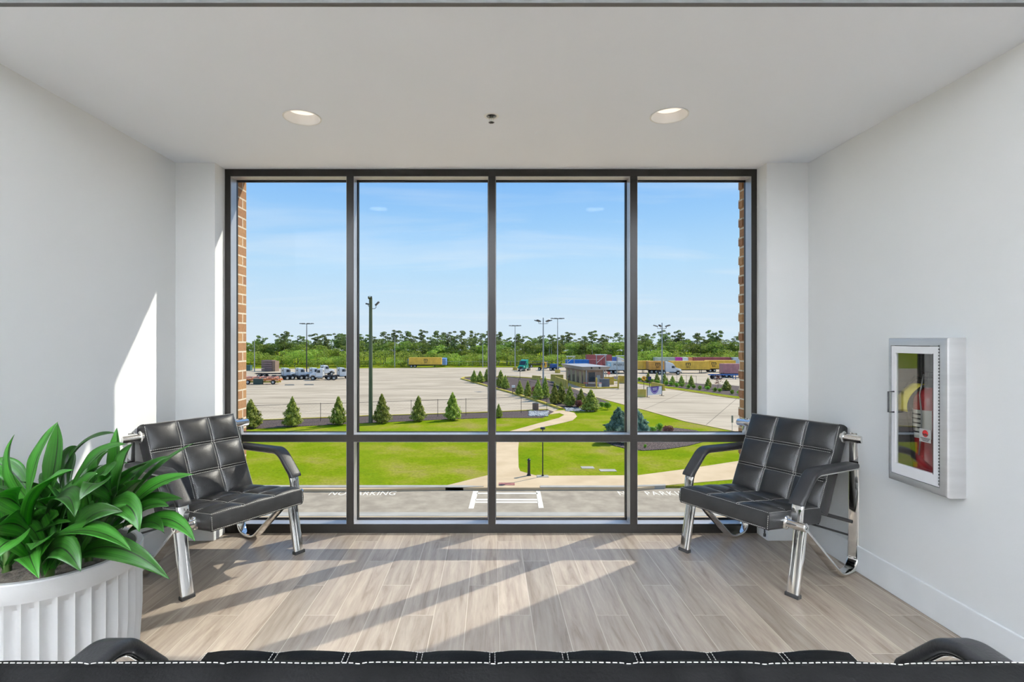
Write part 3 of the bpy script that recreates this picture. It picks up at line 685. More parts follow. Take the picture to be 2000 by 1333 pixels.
def leaf_material():
    m, nt, b = material('plant_leaf'); N = nt.nodes.new; L = nt.links.new
    uv = N('ShaderNodeUVMap'); uv.uv_map = 'UVMap'; sep = N('ShaderNodeSeparateXYZ'); L(uv.outputs[0], sep.inputs[0])
    mp = N('ShaderNodeMapping'); mp.inputs['Scale'].default_value = (26, 0.8, 1); L(uv.outputs[0], mp.inputs[0])
    nz = N('ShaderNodeTexNoise'); nz.inputs['Scale'].default_value = 1.0; nz.inputs['Detail'].default_value = 3; L(mp.outputs[0], nz.inputs['Vector'])
    r = N('ShaderNodeValToRGB'); L(nz.outputs[0], r.inputs[0]); r.color_ramp.elements[0].position = 0.3; r.color_ramp.elements[0].color = (0.012, 0.070, 0.007, 1)
    r.color_ramp.elements[1].position = 0.75; r.color_ramp.elements[1].color = (0.045, 0.185, 0.018, 1)
    ab = N('ShaderNodeMath'); ab.operation = 'SUBTRACT'; L(sep.outputs['X'], ab.inputs[0]); ab.inputs[1].default_value = 0.5
    a2 = N('ShaderNodeMath'); a2.operation = 'ABSOLUTE'; L(ab.outputs[0], a2.inputs[0])
    rr = N('ShaderNodeValToRGB'); L(a2.outputs[0], rr.inputs[0]); e = rr.color_ramp.elements
    e[0].position = 0.022; e[0].color = (0.05, 0.035, 0.02, 1); e[1].position = 0.035; e[1].color = (1, 1, 1, 1)
    k = e.new(0.06); k.color = (1.0, 1.0, 1.0, 1)
    mu = N('ShaderNodeMix'); mu.data_type = 'RGBA'; mu.blend_type = 'MULTIPLY'; mu.inputs[0].default_value = 0.9; L(r.outputs[0], mu.inputs[6]); L(rr.outputs[0], mu.inputs[7])
    oi = N('ShaderNodeObjectInfo'); mr = N('ShaderNodeMapRange'); mr.inputs[3].default_value = 0.5; mr.inputs[4].default_value = 1.5; L(oi.outputs['Random'], mr.inputs[0])
    hs = N('ShaderNodeHueSaturation'); L(mu.outputs[2], hs.inputs['Color']); L(mr.outputs[0], hs.inputs['Value']); 
    L(hs.outputs[0], b.inputs['Base Color']); b.inputs['Roughness'].default_value = 0.38; b.inputs['Specular IOR Level'].default_value = 0.5
    tr = N('ShaderNodeBsdfTranslucent'); br = N('ShaderNodeMix'); br.data_type = 'RGBA'; br.blend_type = 'MULTIPLY'; br.inputs[0].default_value = 1; L(hs.outputs[0], br.inputs[6]); br.inputs[7].default_value = (1.5, 2.1, 0.6, 1)
    L(br.outputs[2], tr.inputs[0])
    mx = N('ShaderNodeMixShader'); mx.inputs[0].default_value = 0.42; out = [n for n in nt.nodes if n.type == 'OUTPUT_MATERIAL'][0]
    L(b.outputs[0], mx.inputs[1]); L(tr.outputs[0], mx.inputs[2]); L(mx.outputs[0], out.inputs[0])
    return m
leaf_m = leaf_material()
def leaf(p0, p1, p2, w, face=None, roll=0.0, cup=0.22, wave=0.0):
    """blade along a quadratic arc p0 -> p2 with control p1, w wide; face = direction its upper side turns to"""
    a = MB(); a.uv = a.bm.loops.layers.uv.new('UVMap'); n, mcols = 22, 6; rows = []
    p0, p1, p2 = Vector(p0), Vector(p1), Vector(p2); ph = random.random()*6
    for i in range(n+1):
        t = i/n; p = p0*(1-t)**2+p1*2*t*(1-t)+p2*t*t; d = ((p1-p0)*(1-t)+(p2-p1)*t).normalized()
        up = face if face is not None else Vector((0, 0, 1))
        s = d.cross(up)
        if s.length < 0.15: s = d.cross(Vector((0.3, -1, 0.1)))
        s.normalize(); s = Matrix.Rotation(roll*(0.4+t), 3, d) @ s; nn = s.cross(d).normalized()
        wd = w*(0.30+0.70*min(1, t/0.42)**0.8)*(1 if t < 0.5 else max(0.0, 1-((t-0.5)/0.5)**1.6))**0.95 if t < 1 else 0.0
        row = []
        for j in range(mcols+1):
            q = j/mcols-0.5
            row.append((a.bm.verts.new(p+s*wd*q+nn*(cup*wd*abs(q)*1.2+wave*wd*math.sin(t*14+ph)*abs(q)*2*(1 if q > 0 else -1))-nn*0.0), (j/mcols, t)))
        rows.append(row)
    for A, B in zip(rows, rows[1:]):
        for j in range(mcols):
            f = a.bm.faces.new((A[j][0], A[j+1][0], B[j+1][0], B[j][0])); f.smooth = True
            for lp, uvc in zip(f.loops, (A[j][1], A[j+1][1], B[j+1][1], B[j][1])): lp[a.uv].uv = uvc
    # thickness: a second skin just below
    o = a.obj('leaf', leaf_m, plant)
    md = o.modifiers.new('thickness', 'SOLIDIFY'); md.thickness = 0.0009
    o.location = -pc
    return o
# (base px, depth) (control px, depth) (tip px, depth) width
LV = [((62,985,2.08),(-2,915,2.0),(28,849,1.98),.075), ((58,985,2.05),(55,900,1.95),(113,824,1.98),.085), ((88,985,2.12),(118,890,2.15),(112,826,2.12),.080),
 ((115,960,2.15),(140,845,2.1),(226,846,2.1),.065), ((222,1000,2.08),(232,900,2.05),(228,836,2.05),.085), ((222,1010,2.02),(236,900,1.98),(258,868,1.97),.105),
 ((140,960,2.1),(180,868,2.0),(246,868,1.95),.050), ((235,1000,2.1),(275,900,2.05),(335,893,2.0),.045), ((238,1000,2.1),(290,915,2.1),(378,866,2.1),.038),
 ((245,1010,2.05),(285,935,2.0),(377,927,1.95),.055), ((250,1010,2.05),(290,965,2.0),(357,975,1.95),.055), ((262,1030,2.0),(335,985,1.9),(381,1058,1.85),.062),
 ((150,1090,2.0),(225,1030,1.78),(332,1133,1.72),.082), ((60,1085,1.98),(160,990,1.75),(256,1076,1.75),.085), ((80,1120,1.95),(110,1020,1.72),(158,1117,1.70),.100),
 ((200,1000,2.0),(262,955,1.8),(272,1040,1.78),.085), ((62,1040,2.0),(55,950,1.85),(143,918,1.82),.095), ((95,1000,2.0),(140,935,1.8),(146,1010,1.75),.080),
 ((228,1000,2.0),(200,900,1.82),(155,978,1.76),.085), ((210,1010,2.0),(224,900,1.95),(205,930,1.85),.11), ((60,1020,2.0),(10,930,1.85),(-50,1010,1.75),.095),
 ((70,1060,2.0),(20,975,1.78),(-60,1080,1.7),.090), ((60,1090,1.95),(30,1010,1.72),(-30,1110,1.68),.09), ((75,1110,1.95),(40,1050,1.75),(76,1130,1.68),.075),
 ((130,1080,2.0),(165,980,1.8),(240,1000,1.8),.075), ((100,1100,1.98),(90,1030,1.75),(60,1075,1.66),.09), ((165,1085,2.0),(190,1010,1.85),(250,985,1.85),.070),
 ((240,1030,2.05),(285,970,1.95),(330,990,1.9),.055), ((250,1040,2.0),(300,1000,1.9),(320,1040,1.85),.055), ((60,970,2.1),(20,900,2.1),(-20,905,2.1),.08),
 ((130,970,2.15),(120,880,2.2),(150,872,2.2),.06), ((180,990,2.15),(180,900,2.2),(215,880,2.2),.07), ((30,1010,2.1),(-20,950,2.0),(-70,960,1.9),.08),
 ((150,1050,2.05),(150,940,2.0),(190,925,1.95),.085), ((190,1060,2.05),(215,960,2.0),(245,950,1.95),.08), ((110,1060,2.05),(95,960,2.0),(60,985,1.9),.085), ((20,1060,2.05),(0,1000,1.95),(-40,1040,1.8),.085)]
for (b0, c0, t0, w) in LV:
    leaf(P(*b0), P(*c0), P(*t0), w, face=Vector((random.uniform(-0.3, 0.5), random.uniform(-1.1, -0.5), random.uniform(0.5, 1.1))), roll=random.uniform(-0.35, 0.35), cup=random.uniform(0.15, 0.45), wave=random.uniform(0, 0.06))
for i in range(46):             # the rest of the rosettes, all round
    cx, cy = random.choice(((0.02, 0.0), (-0.12, -0.08), (0.12, 0.02), (-0.05, 0.1), (0.08, -0.12)))
    az = random.uniform(0, 2*PI); el = random.uniform(0.5, 1.35); ln = random.uniform(0.30, 0.48)
    b0 = Vector((pc.x+cx, pc.y+cy, 0.46)); d = Vector((math.cos(az)*math.cos(el), math.sin(az)*math.cos(el), math.sin(el)))
    hd = Vector((math.cos(az), math.sin(az), 0)); st_ = Vector((random.uniform(-.03, .03), random.uniform(-.03, .03), random.uniform(0.05, 0.16)))
    b1 = b0+st_; c = b1+d*ln*0.6; tp = b1+d*ln*0.75+hd*ln*0.28+Vector((0, 0, -random.uniform(0.0, 0.17)))
    tp.x = max(tp.x, LX+0.02); c.x = max(c.x, LX+0.03)
    leaf(b0 if i % 3 else b1-st_*0.9, c, tp, random.uniform(0.055, 0.09), roll=random.uniform(-0.3, 0.3), cup=random.uniform(0.15, 0.4))
for cx, cy in ((0.02, 0.0), (-0.12, -0.08), (0.12, 0.02), (-0.05, 0.1), (0.08, -0.12)):
    a = MB(); a.tube([(cx, cy, 0.44), (cx+0.005, cy, 0.52), (cx, cy+0.005, 0.60)], [0.016, 0.013, 0.008], 8); a.obj('stem', pm('stem%d' % int(cx*100+50), (0.05, 0.10, 0.02)), plant, smooth=True)

# ------------------------------------------------------------------ extinguisher cabinet and extinguisher
XF = 2.064                       # room face of the cabinet trim
cab = thing('extinguisher_cabinet', 'white metal fire extinguisher cabinet with a glass door on the right wall', 'cabinet', (RX, 2.538, 0.635))
def L_(lo, hi): return (lo[0]-RX, lo[1]-2.538, lo[2]-0.635), (hi[0]-RX, hi[1]-2.538, hi[2]-0.635)
y0, y1, z0, z1 = 2.360, 2.716, 0.635, 1.364
a = MB()                         # surface trim: four mitred sides round the door opening
dy0, dy1, dz0, dz1 = 2.400, 2.692, 0.672, 1.326
def ring(a, x, ya, yb, za, zb): return [a.bm.verts.new((x-RX, y-2.538, z-0.635)) for y, z in ((ya, za), (yb, za), (yb, zb), (ya, zb))]
rs = [ring(a, RX, y0, y1, z0, z1), ring(a, XF+0.012, y0, y1, z0, z1), ring(a, XF+0.004, y0+0.004, y1-0.004, z0+0.004, z1-0.004), ring(a, XF, y0+0.014, y1-0.014, z0+0.014, z1-0.014), ring(a, XF, dy0, dy1, dz0, dz1), ring(a, XF+0.020, dy0, dy1, dz0, dz1)]
for A, B in zip(rs, rs[1:]):
    for i in range(4): a.bm.faces.new((A[i], A[(i+1)%4], B[(i+1)%4], B[i]))
a.obj('trim_frame', alu_m, cab, smooth=30)
a = MB(); w = 0.004              # tub in the wall
a.box(*L_((RX+0.12, dy0-0.01, dz0-0.01), (RX+0.124, dy1+0.01, dz1+0.01)))
a.box(*L_((XF+0.02, dy0-0.012, dz0-0.012), (RX+0.124, dy0-0.006, dz1+0.012))); a.box(*L_((XF+0.02, dy1+0.006, dz0-0.012), (RX+0.124, dy1+0.012, dz1+0.012)))
a.box(*L_((XF+0.02, dy0-0.012, dz0-0.012), (RX+0.124, dy1+0.012, dz0-0.006))); a.box(*L_((XF+0.02, dy0-0.012, dz1+0.006), (RX+0.124, dy1+0.012, dz1+0.012)))
a.obj('cabinet_box', pm('cabinet_inside', (0.16, 0.16, 0.16)), cab)
gy0, gy1, gz0, gz1 = 2.437, 2.664, 0.728, 1.288
a = MB(); d0, d1, e0, e1 = dy0+0.003, dy1-0.003, dz0+0.003, dz1-0.003
for lo, hi in (((XF+0.001, d0, e0), (XF+0.016, gy0, e1)), ((XF+0.001, gy1, e0), (XF+0.016, d1, e1)), ((XF+0.001, gy0, e0), (XF+0.016, gy1, gz0)), ((XF+0.001, gy0, gz1), (XF+0.016, gy1, e1))): a.box(*L_(lo, hi))
dr = a.obj('cabinet_door', door_m, cab)
a = MB(); a.box(*L_((XF+0.007, gy0-0.004, gz0-0.004), (XF+0.010, gy1+0.004, gz1+0.004))); a.obj('door_glass', cabglass_m, dr)
a = MB()
for lo, hi in (((XF+0.0005, d0-0.002, e0), (XF+0.004, d0, e1)), ((XF-0.0008, gy0-0.002, gz0-0.002), (XF+0.001, gy0, gz1+0.002))): a.box(*L_(lo, hi))
for k in range(44): a.box(*L_((XF-0.003, d0-0.004, e0+0.01+k*0.0148), (XF+0.002, d0+0.001, e0+0.018+k*0.0148)))
a.obj('hinge', dark_steel, dr)
a = MB(); hz0, hz1 = 0.985, 1.09; hy = 2.673
a.tube([P_ for P_ in [Vector((XF+0.001-RX, hy-2.538, hz0-0.635)), Vector((XF-0.028-RX, hy-2.538, hz0-0.635)), Vector((XF-0.028-RX, hy-2.538, hz1-0.635)), Vector((XF+0.001-RX, hy-2.538, hz1-0.635))]], 0.0042, 6)
a.obj('door_handle', black_m, dr)
a = MB(); a.box(*L_((XF-0.0006, 2.447, 0.868), (XF+0.0006, 2.513, 0.930))); st = a.obj('door_sticker', alu_m, dr)
a = MB(); a.cyl((XF-0.0009-RX, 2.479-2.538, 0.909-0.635), (XF-0.0005-RX, 2.479-2.538, 0.909-0.635), 0.0165, n=24); a.obj('sticker_emblem', red_m, st)
a = MB()
for k, (yy, hh) in enumerate(((2.468, .008), (2.475, .012), (2.482, .007), (2.489, .010))): a.box(*L_((XF-0.0014, yy-0.0025, 0.899), (XF-0.0010, yy+0.0025, 0.899+hh)))
for k in range(3): a.box(*L_((XF-0.0012, 2.452+0.004*k, 0.885-k*0.006), (XF-0.0008, 2.506-0.006*k, 0.888-k*0.006)))
a.obj('sticker_print', black_m, st)

ex = thing('fire_extinguisher', 'red fire extinguisher with a yellow tag inside the wall cabinet', 'fire extinguisher', (2.192, 2.612, dz0-0.006))
a = MB(); a.lathe([(0.0, 0.0), (0.058, 0.0), (0.062, 0.006), (0.0635, 0.02), (0.0635, 0.36), (0.060, 0.395), (0.045, 0.425), (0.022, 0.440), (0.018, 0.455)], 40); a.obj('cylinder', red_m, ex, smooth=35)
a = MB(); a.cyl((0, 0, 0.45), (0, 0, 0.49), 0.020, n=20); a.cyl((-0.045, 0, 0.475), (-0.02, 0, 0.475), 0.018, n=18); a.obj('valve', dark_steel, ex, smooth=35)
a = MB(); a.box((-0.012, -0.10, 0.50), (0.012, 0.03, 0.506)); a.box((-0.012, -0.09, 0.525), (0.012, 0.03, 0.531)); a.box((-0.010, 0.015, 0.48), (0.010, 0.03, 0.53)); a.obj('lever', black_m, ex)
a = MB(); a.tube([Vector(p) for p in ((0, 0.02, 0.48), (-0.02, 0.06, 0.50), (-0.055, 0.075, 0.44), (-0.070, 0.045, 0.34), (-0.076, 0.012, 0.22), (-0.076, 0.0, 0.08))], 0.009, 10); a.obj('hose', rubber, ex, smooth=True)
a = MB(); a.tube([Vector(p) for p in ((-0.062, -0.045, 0.52), (-0.080, -0.042, 0.42), (-0.076, -0.050, 0.30), (-0.080, -0.046, 0.20), (-0.078, -0.035, 0.12))], 0.0035, 6); a.obj('pull_chain', alu_m, ex, smooth=True)
a = MB()
for i in range(13):
    ang = -0.9+i*0.15
    for z0_, z1_ in ((0.20, 0.34),):
        p = [(0.0645*math.cos(PI+ang), 0.0645*math.sin(PI+ang)), (0.0645*math.cos(PI+ang+0.15), 0.0645*math.sin(PI+ang+0.15))]
        v = a.verts([(p[0][0], p[0][1], z0_), (p[1][0], p[1][1], z0_), (p[1][0], p[1][1], z1_), (p[0][0], p[0][1], z1_)]); a.bm.faces.new(v)
lb = a.obj('label_sheet', label_m, ex)
md = lb.modifiers.new('thickness', 'SOLIDIFY'); md.thickness = 0.0006
a = MB()
for k in range(5): a.box((-0.0668, -0.03, 0.315-0.022*k), (-0.0655, 0.03-0.006*(k % 3), 0.322-0.022*k))
a.obj('label_print', black_m, lb)
a = MB(); rows = []                  # curled inspection tag hanging from the neck
for i in range(13):
    t = i/12; y = 0.05-0.0*t; rows.append([a.bm.verts.new((-0.045-0.048*math.sin(t*1.9), -0.030+0.075*q+0.05*math.sin(t*1.8), 0.470-0.145*t**1.2)) for q in (0, 0.33, 0.66, 1)])
for A, B in zip(rows, rows[1:]):
    for j in range(3): a.bm.faces.new((A[j], A[j+1], B[j+1], B[j]))
tg = a.obj('inspection_tag', tag_m, ex, smooth=True); md = tg.modifiers.new('thickness', 'SOLIDIFY'); md.thickness = 0.0005
# ------------------------------------------------------------------ the grounds outside
def g2(px, py): v = G(px, py); return (v.x, v.y)
def slab(name, pts, top, m, bottom=-0.45, label=None):
    a = MB(); a.poly(pts, GZ+bottom, GZ+top)
    return struct(a.obj(name, m), label)
a = MB(); a.box((-420, 5, GZ-0.6), (420, 520, GZ-0.40)); struct(a.obj('ground', grass_m))
# concrete yard: everything up to the forest verge
yard = [(-200, 59), (-200, 193), (-60, 193), (20, 196), (200, 196), (200, 30), (30, 30), (8, 52), (3, 60), (-30, 61), (-46, 58)]
slab('ground_yard', yard, 0.0, yard_m, label='pale concrete truck yard')
verge = [(-220, 188), (-60, 188), (-30, 192), (20, 200), (220, 204), (220, 330), (-220, 330)]
slab('ground_verge', verge, 0.05, grass_m)
# lawns
curb_l = [(200, 836.5), (440, 826), (508, 823), (647, 818), (720, 814.5), (850, 811), (952, 807.5), (1070, 802)]
lawn = [(-34, 36.2)]+[g2(x, y+10 if x < 700 else y+9) for x, y in curb_l[:-1]]+[g2(1062, 812), g2(1100, 797), g2(1160, 777), g2(1225, 793.5), g2(1262, 803), g2(1340, 825), g2(1412, 839.5), g2(1470, 851), g2(1600, 880), g2(1700, 905), (26, 35.8)]
lawn[0] = (-60, 58)
lawn = [(-60, 35.8)]+lawn
slab('lawn', lawn, 0.06, grass_m, label='bright green lawn between the building and the yard')
bed = [g2(x, y) for x, y in curb_l]+[g2(1082, 806)]+[g2(x, y) for x, y in ((1060, 818), (952, 818), (850, 822), (700, 829), (600, 834), (508, 839), (440, 842), (200, 854))]
slab('mulch_bed', bed, 0.10, mulch_m)
# long kerb painted yellow along the yard
def kerb(name, px, w=0.18, h=0.16, m=ykerb_m, flip=1):
    p = [Vector(g2(*q)) for q in px]; L_ = []; R_ = []
    for i, v in enumerate(p):
        d = (p[min(i+1, len(p)-1)]-p[max(i-1, 0)]).normalized(); n_ = Vector((-d.y, d.x))*w/2
        L_.append(v+n_); R_.append(v-n_)
    return slab(name, [tuple(v) for v in L_+R_[::-1]], h, m)
kerb('kerb_yard', curb_l, 0.35, 0.20)
# planted island with its yellow kerb
isl_l = [(901, 741), (930, 749), (952, 755.5), (1000, 769), (1050, 785), (1086, 797), (1098, 801)]
isl_r = [(1128, 799), (1160, 797), (1192, 795), (1190, 787), (1160, 777), (1120, 762), (1090, 750), (1060, 742), (1000, 738), (930, 738), (912, 738.5)]
slab('island_bed', [g2(*q) for q in isl_l+isl_r], 0.10, mulch_m)
kerb('kerb_island_left', isl_l, 0.45, 0.28)
kerb('kerb_island_top', [(901, 741), (906, 738.5), (930, 737.5), (1000, 737.5), (1060, 741), (1095, 747)], 0.45, 0.28)
kerb('kerb_drive', [(1100, 752), (1165, 777), (1225, 793.5), (1262, 803), (1340, 825), (1412, 839.5), (1470, 851), (1600, 880)], 0.35, 0.12, walk_m)
# right island with its row of shrubs
ri = [(1180, 741), (1235, 746), (1262, 751), (1300, 757), (1340, 763), (1375, 768), (1420, 775), (1460, 780), (1600, 800)]
ro = [(1600, 775), (1460, 757), (1420, 753), (1370, 751), (1300, 744), (1262, 741), (1200, 736)]
slab('island_right', [g2(*q) for q in ri+ro], 0.10, mulch_m)
kerb('kerb_right', ri, 1.6, 0.14, grass_m)
kerb('kerb_right_edge', [(x, y+1.8) for x, y in ri], 0.3, 0.12, ykerb_m)
# curved path from the gate down to the crossing
pw = [(1066, 805), (1100, 803), (1122, 808), (1127, 815), (1118, 823), (1085, 831), (1050, 838), (1022, 847), (1014, 858), (1012, 880), (1013, 915), (1018, 928), (1036, 938)]
pl = [(940, 939), (956, 930), (958, 915), (966, 880), (972, 860), (978, 850), (1000, 843), (1050, 829), (1092, 818), (1102, 812), (1093, 808.5), (1074, 811)]
slab('path', [g2(*q) for q in pw+pl], 0.09, walk_m, label='curving pale concrete footpath through the lawn')
# sidewalk beside the road, road, near sidewalk
sw = [(-40, 35.2), (-10, 35.2)]+[g2(870, 951.5), g2(952, 931), g2(1013, 922), g2(1045, 931), g2(1078, 932), g2(1246, 931), g2(1337, 919), g2(1428, 905), g2(1560, 885), g2(1760, 862), g2(1760, 935), g2(1480, 935), g2(1330, 948), g2(1250, 955.5), g2(870, 955.5), (-10, 34.85), (-40, 34.85)]
slab('sidewalk', sw, 0.085, walk_m, label='pale concrete sidewalk and ramp beside the road')
slab('curb_far', [g2(x, y) for x, y in ((1055, 952), (1222, 952), (1300, 949.5), (1300, 952), (1222, 955), (1055, 955.5))], 0.12, kerb_m)
slab('curb_far_left', [g2(x, y) for x, y in ((300, 951.5), (905, 951.5), (945, 953.5), (905, 955.5), (300, 955.5))], 0.12, kerb_m)
slab('road', [(-60, 29.6), (-60, 35.3), (8, 35.3), (13, 36.6), (19, 38.4), (30, 38.4), (60, 45), (60, 29.6)], -0.10, asphalt_m, label='grey asphalt road below the window')
slab('gutter_near', [(-60, 29.9), (-60, 30.7), (60, 30.7), (60, 29.9)], -0.085, kerb_m)
slab('curb_near', [(-60, 29.55), (-60, 29.95), (60, 29.95), (60, 29.55)], 0.08, kerb_m)
slab('sidewalk_near', [(-60, 4.0), (-60, 29.6), (60, 29.6), (60, 4.0)], 0.06, walk_m)

# road paint: crossing and lettering lie on the asphalt
RZ = -0.10
def gr(px, py): v = G(px, py, RZ); return (v.x, v.y)
def paint(name, polys, label, cat='road marking', group=None):
    a = MB()
    for q in polys: a.poly([gr(*p) for p in q], GZ+RZ+0.001, GZ+RZ+0.008)
    return tag(a.obj(name, paint_m), label, cat, group)
cw = thing('crosswalk', 'white painted pedestrian crossing on the asphalt road', 'road marking')
for q in (((924, 960), (934, 960), (925, 994), (915, 994)), ((1047, 960), (1055, 960), (1062, 993), (1052, 993)), ((932, 963), (1049, 963), (1050, 965.6), (931, 965.6)), ((929, 975.3), (1050, 975.3), (1050.5, 978.3), (928.5, 978.3)), ((928, 980.3), (1051, 980.3), (1051.5, 983), (927.5, 983))):
    a = MB(); a.poly([gr(*p) for p in q], GZ+RZ+0.001, GZ+RZ+0.008); a.obj('painted_bar', paint_m, cw)
for (px, py, wpx, label, txt) in ((709, 964, 128, 'white NO PARKING lettering painted on the road, left of the crossing', 'NO PARKING'), (1283, 964, 150, 'white NO PARKING lettering painted on the road, right of the crossing', 'NO  PARKING')):
    c = G(px, py, RZ); wm = wpx/F*c.y
    t = lettering(txt, 1.0, paint_m, None, Matrix.Identity(4), name='road_lettering', depth=0.001, spacing=1.05 if 'O  ' not in txt else 1.25)
    x0 = min(v.co.x for v in t.data.vertices); x1 = max(v.co.x for v in t.data.vertices); yy0 = min(v.co.y for v in t.data.vertices); yy1 = max(v.co.y for v in t.data.vertices)
    t.data.transform(Matrix.Translation((c.x, c.y, GZ+RZ+0.003)) @ Matrix.Diagonal((wm/(x1-x0), 0.86/(yy1-yy0), 1, 1)) @ Matrix.Translation((-(x0+x1)/2, -(yy0+yy1)/2, 0)))
    t['group'] = 'lettering painted on the road'; tag(t, label, 'road marking', 'lettering painted on the road')
a = MB(); a.poly([g2(*p) for p in ((974, 946), (1005, 946), (1005.5, 951), (974, 951))], GZ+0.085, GZ+0.10)
tag(a.obj('tactile_pad', pm('red_tactile', (0.30, 0.10, 0.08), (0.42, 0.17, 0.13), rough=0.8, scale=8)), 'small red tactile paving pad at the crossing ramp', 'paving')
for k, (px, py, w) in enumerate(((1147.5, 915.5, 1.0), (1187, 921, 1.25))):
    c = G(px, py); a = MB(); a.rbox((c.x-w/2, c.y-0.35, GZ+0.05), (c.x+w/2, c.y+0.35, GZ+0.085), 0.01)
    tag(a.obj('utility_cover', kerb_m), ['small pale utility cover in the lawn, nearer the black lamp pole', 'larger pale utility cover in the lawn, farther from the black lamp pole'][k], 'utility cover', 'utility covers in the lawn')
# bollard light and slim pole
c = G(1033, 930, 0.06); t = thing('bollard', 'short black bollard beside the footpath', 'bollard', c)
a = MB(); a.lathe([(0.0, 0), (0.17, 0), (0.17, 0.05), (0.12, 0.12), (0.105, 0.2), (0.095, 0.95), (0.11, 0.98), (0.11, 1.02), (0.09, 1.03)], 20); a.obj('post', black_m, t, smooth=35)
a = MB(); a.lathe([(0.09, 1.03), (0.085, 1.13), (0.14, 1.15), (0.12, 1.2), (0.05, 1.24), (0.03, 1.29), (0.0, 1.3)], 20); a.obj('cap', black_m, t, smooth=35)
c = G(1060, 931, 0.085); t = thing('lamp_pole', 'slim black lamp pole on a pale footing by the sidewalk', 'lamp post', c)
a = MB(); a.box((-0.42, -0.28, -0.02), (0.42, 0.28, 0.03)); a.obj('footing', kerb_m, t)
a = MB(); a.cyl((0, 0, 0.03), (0, 0, 3.45), 0.045, 0.035, n=12); a.cyl((0, 0, 0.03), (0, 0, 0.10), 0.09, n=12); a.obj('pole', black_m, t, smooth=35)
a = MB(); a.lathe([(0.0, 3.40), (0.17, 3.45), (0.20, 3.50), (0.16, 3.58), (0.0, 3.60)], 20); a.obj('lamp_head', black_m, t, smooth=35)
# small plate sign right of the drive
c = G(1430, 843, 0.06); t = thing('plate_sign', 'small grey plate sign on a thin post at the edge of the drive', 'sign', c)
a = MB(); a.cyl((0, 0, 0), (0, 0, 1.75), 0.025, n=8); a.obj('post', galv_m, t)
a = MB(); a.rbox((-0.10, -0.03, 0.95), (0.10, -0.02, 1.72), 0.003); a.obj('sign_plate', pm('olive_grey_plate', (0.22, 0.22, 0.18)), t)

# ------------------------------------------------------------------ vegetation builders
def leafmesh(name, n, place, size, elong=1.5, seed=0):
    rnd = random.Random(seed); bm = bmesh.new()
    for _ in range(n):
        p, nrm = place(rnd)
        a_ = Vector((rnd.gauss(0, 1), rnd.gauss(0, 1), rnd.gauss(0, 1))).normalized(); d = (nrm*1.1+a_*0.9).normalized()
        u = d.orthogonal().normalized(); u = Matrix.Rotation(rnd.uniform(0, 6.28), 3, d) @ u; v = d.cross(u)
        s = size*rnd.uniform(0.6, 1.35)
        q = [bm.verts.new(p+u*s*elong*0.5), bm.verts.new(p+v*s*0.42+d*s*0.12), bm.verts.new(p-u*s*elong*0.5), bm.verts.new(p-v*s*0.42-d*s*0.1)]
        bm.faces.new(q)
    me = bpy.data.meshes.new(name); bm.to_mesh(me); bm.free(); return me
def cone_place(h, r, rough=0.32, sd=0.0):
    def f(rnd):
        t = 1-math.sqrt(rnd.random()*0.98); t = t**0.92; a_ = rnd.uniform(0, 2*PI)
        R = r*(1-t)**0.85*(1+0.16*math.sin(a_*5+t*17)+0.10*math.sin(a_*3-t*29))*(rnd.uniform(0.72, 1.03) if rnd.random() < 0.85 else rnd.uniform(0.2, 0.7))
        if t < 0.10: R *= 0.55+t*4.5
        R *= 0.86+rough*noise.noise(Vector((math.cos(a_)*2.2+sd, math.sin(a_)*2.2, t*5.5)))
        return Vector((R*math.cos(a_), R*math.sin(a_), 0.04*h+t*h*0.96)), Vector((math.cos(a_), math.sin(a_), 0.45)).normalized()
    return f
def ball_place(h, r, lumps=7, seed=1):
    rr = random.Random(seed); L_ = [(Vector((rr.gauss(0, 1), rr.gauss(0, 1), rr.uniform(-1.0, 0.9))).normalized()*0.40, rr.uniform(0.50, 0.68)) for _ in range(lumps)]
    def f(rnd):
        c, q = rnd.choice(L_); d = Vector((rnd.gauss(0, 1), rnd.gauss(0, 1), rnd.gauss(0.25, 1))).normalized()
        k = c+d*q*rnd.uniform(0.75, 1.0)
        return Vector((k.x*r, k.y*r, max(0.02*h, h*0.46+k.z*h*0.52))), d
    return f
def plant_thing(name, label, cat, loc, mesh, m, sx, sz, stem=None, group=None, rz=0.0, part='foliage'):
    t = thing(name, label, cat, loc, rz, group)
    o = bpy.data.objects.new(part, mesh); C.objects.link(o); o.parent = t; o.scale = (sx, sx, sz)
    if not mesh.materials: mesh.materials.append(m)
    if stem:
        s = bpy.data.objects.new('trunk', stem); C.objects.link(s); s.parent = t; s.scale = (sx, sx, sz)
    return t
def stem_mesh(r, h, m):
    a = MB(); a.cyl((0, 0, -0.05), (0, 0, h), r, r*0.5, n=7); o = a.obj('trunk_mesh', m); me = o.data; bpy.data.objects.remove(o); return me
CON = [leafmesh('conifer_foliage_%d' % k, 3000, cone_place(1.0, 0.54, 0.38, 2.0*k), 0.052, 1.7, k) for k in range(3)]
SH = [leafmesh('shrub_foliage_%d' % k, 700, ball_place(1.0, 0.5, 7, k), 0.11, 1.4, k+9) for k in range(2)]
SHR = [leafmesh('red_foliage', 700, ball_place(1.0, 0.5, 6, 4), 0.11, 1.4, 31)]
BLU = [leafmesh('blue_cone_%d' % k, 6500, cone_place(1.0, 0.60, 0.75, 3.0*k+1), 0.055, 3.0, 77+k) for k in range(2)]
CON_FAR = leafmesh('conifer_foliage_far', 700, cone_place(1.0, 0.5), 0.09, 1.6, 12)
for me in CON+[CON_FAR]: me.materials.append(conifer_m)
for me in SH: me.materials.append(shrub_m)
SHR[0].materials.append(redshrub_m)
for me in BLU: me.materials.append(blue_m)
cst = stem_mesh(0.035, 0.5, trunk_m)
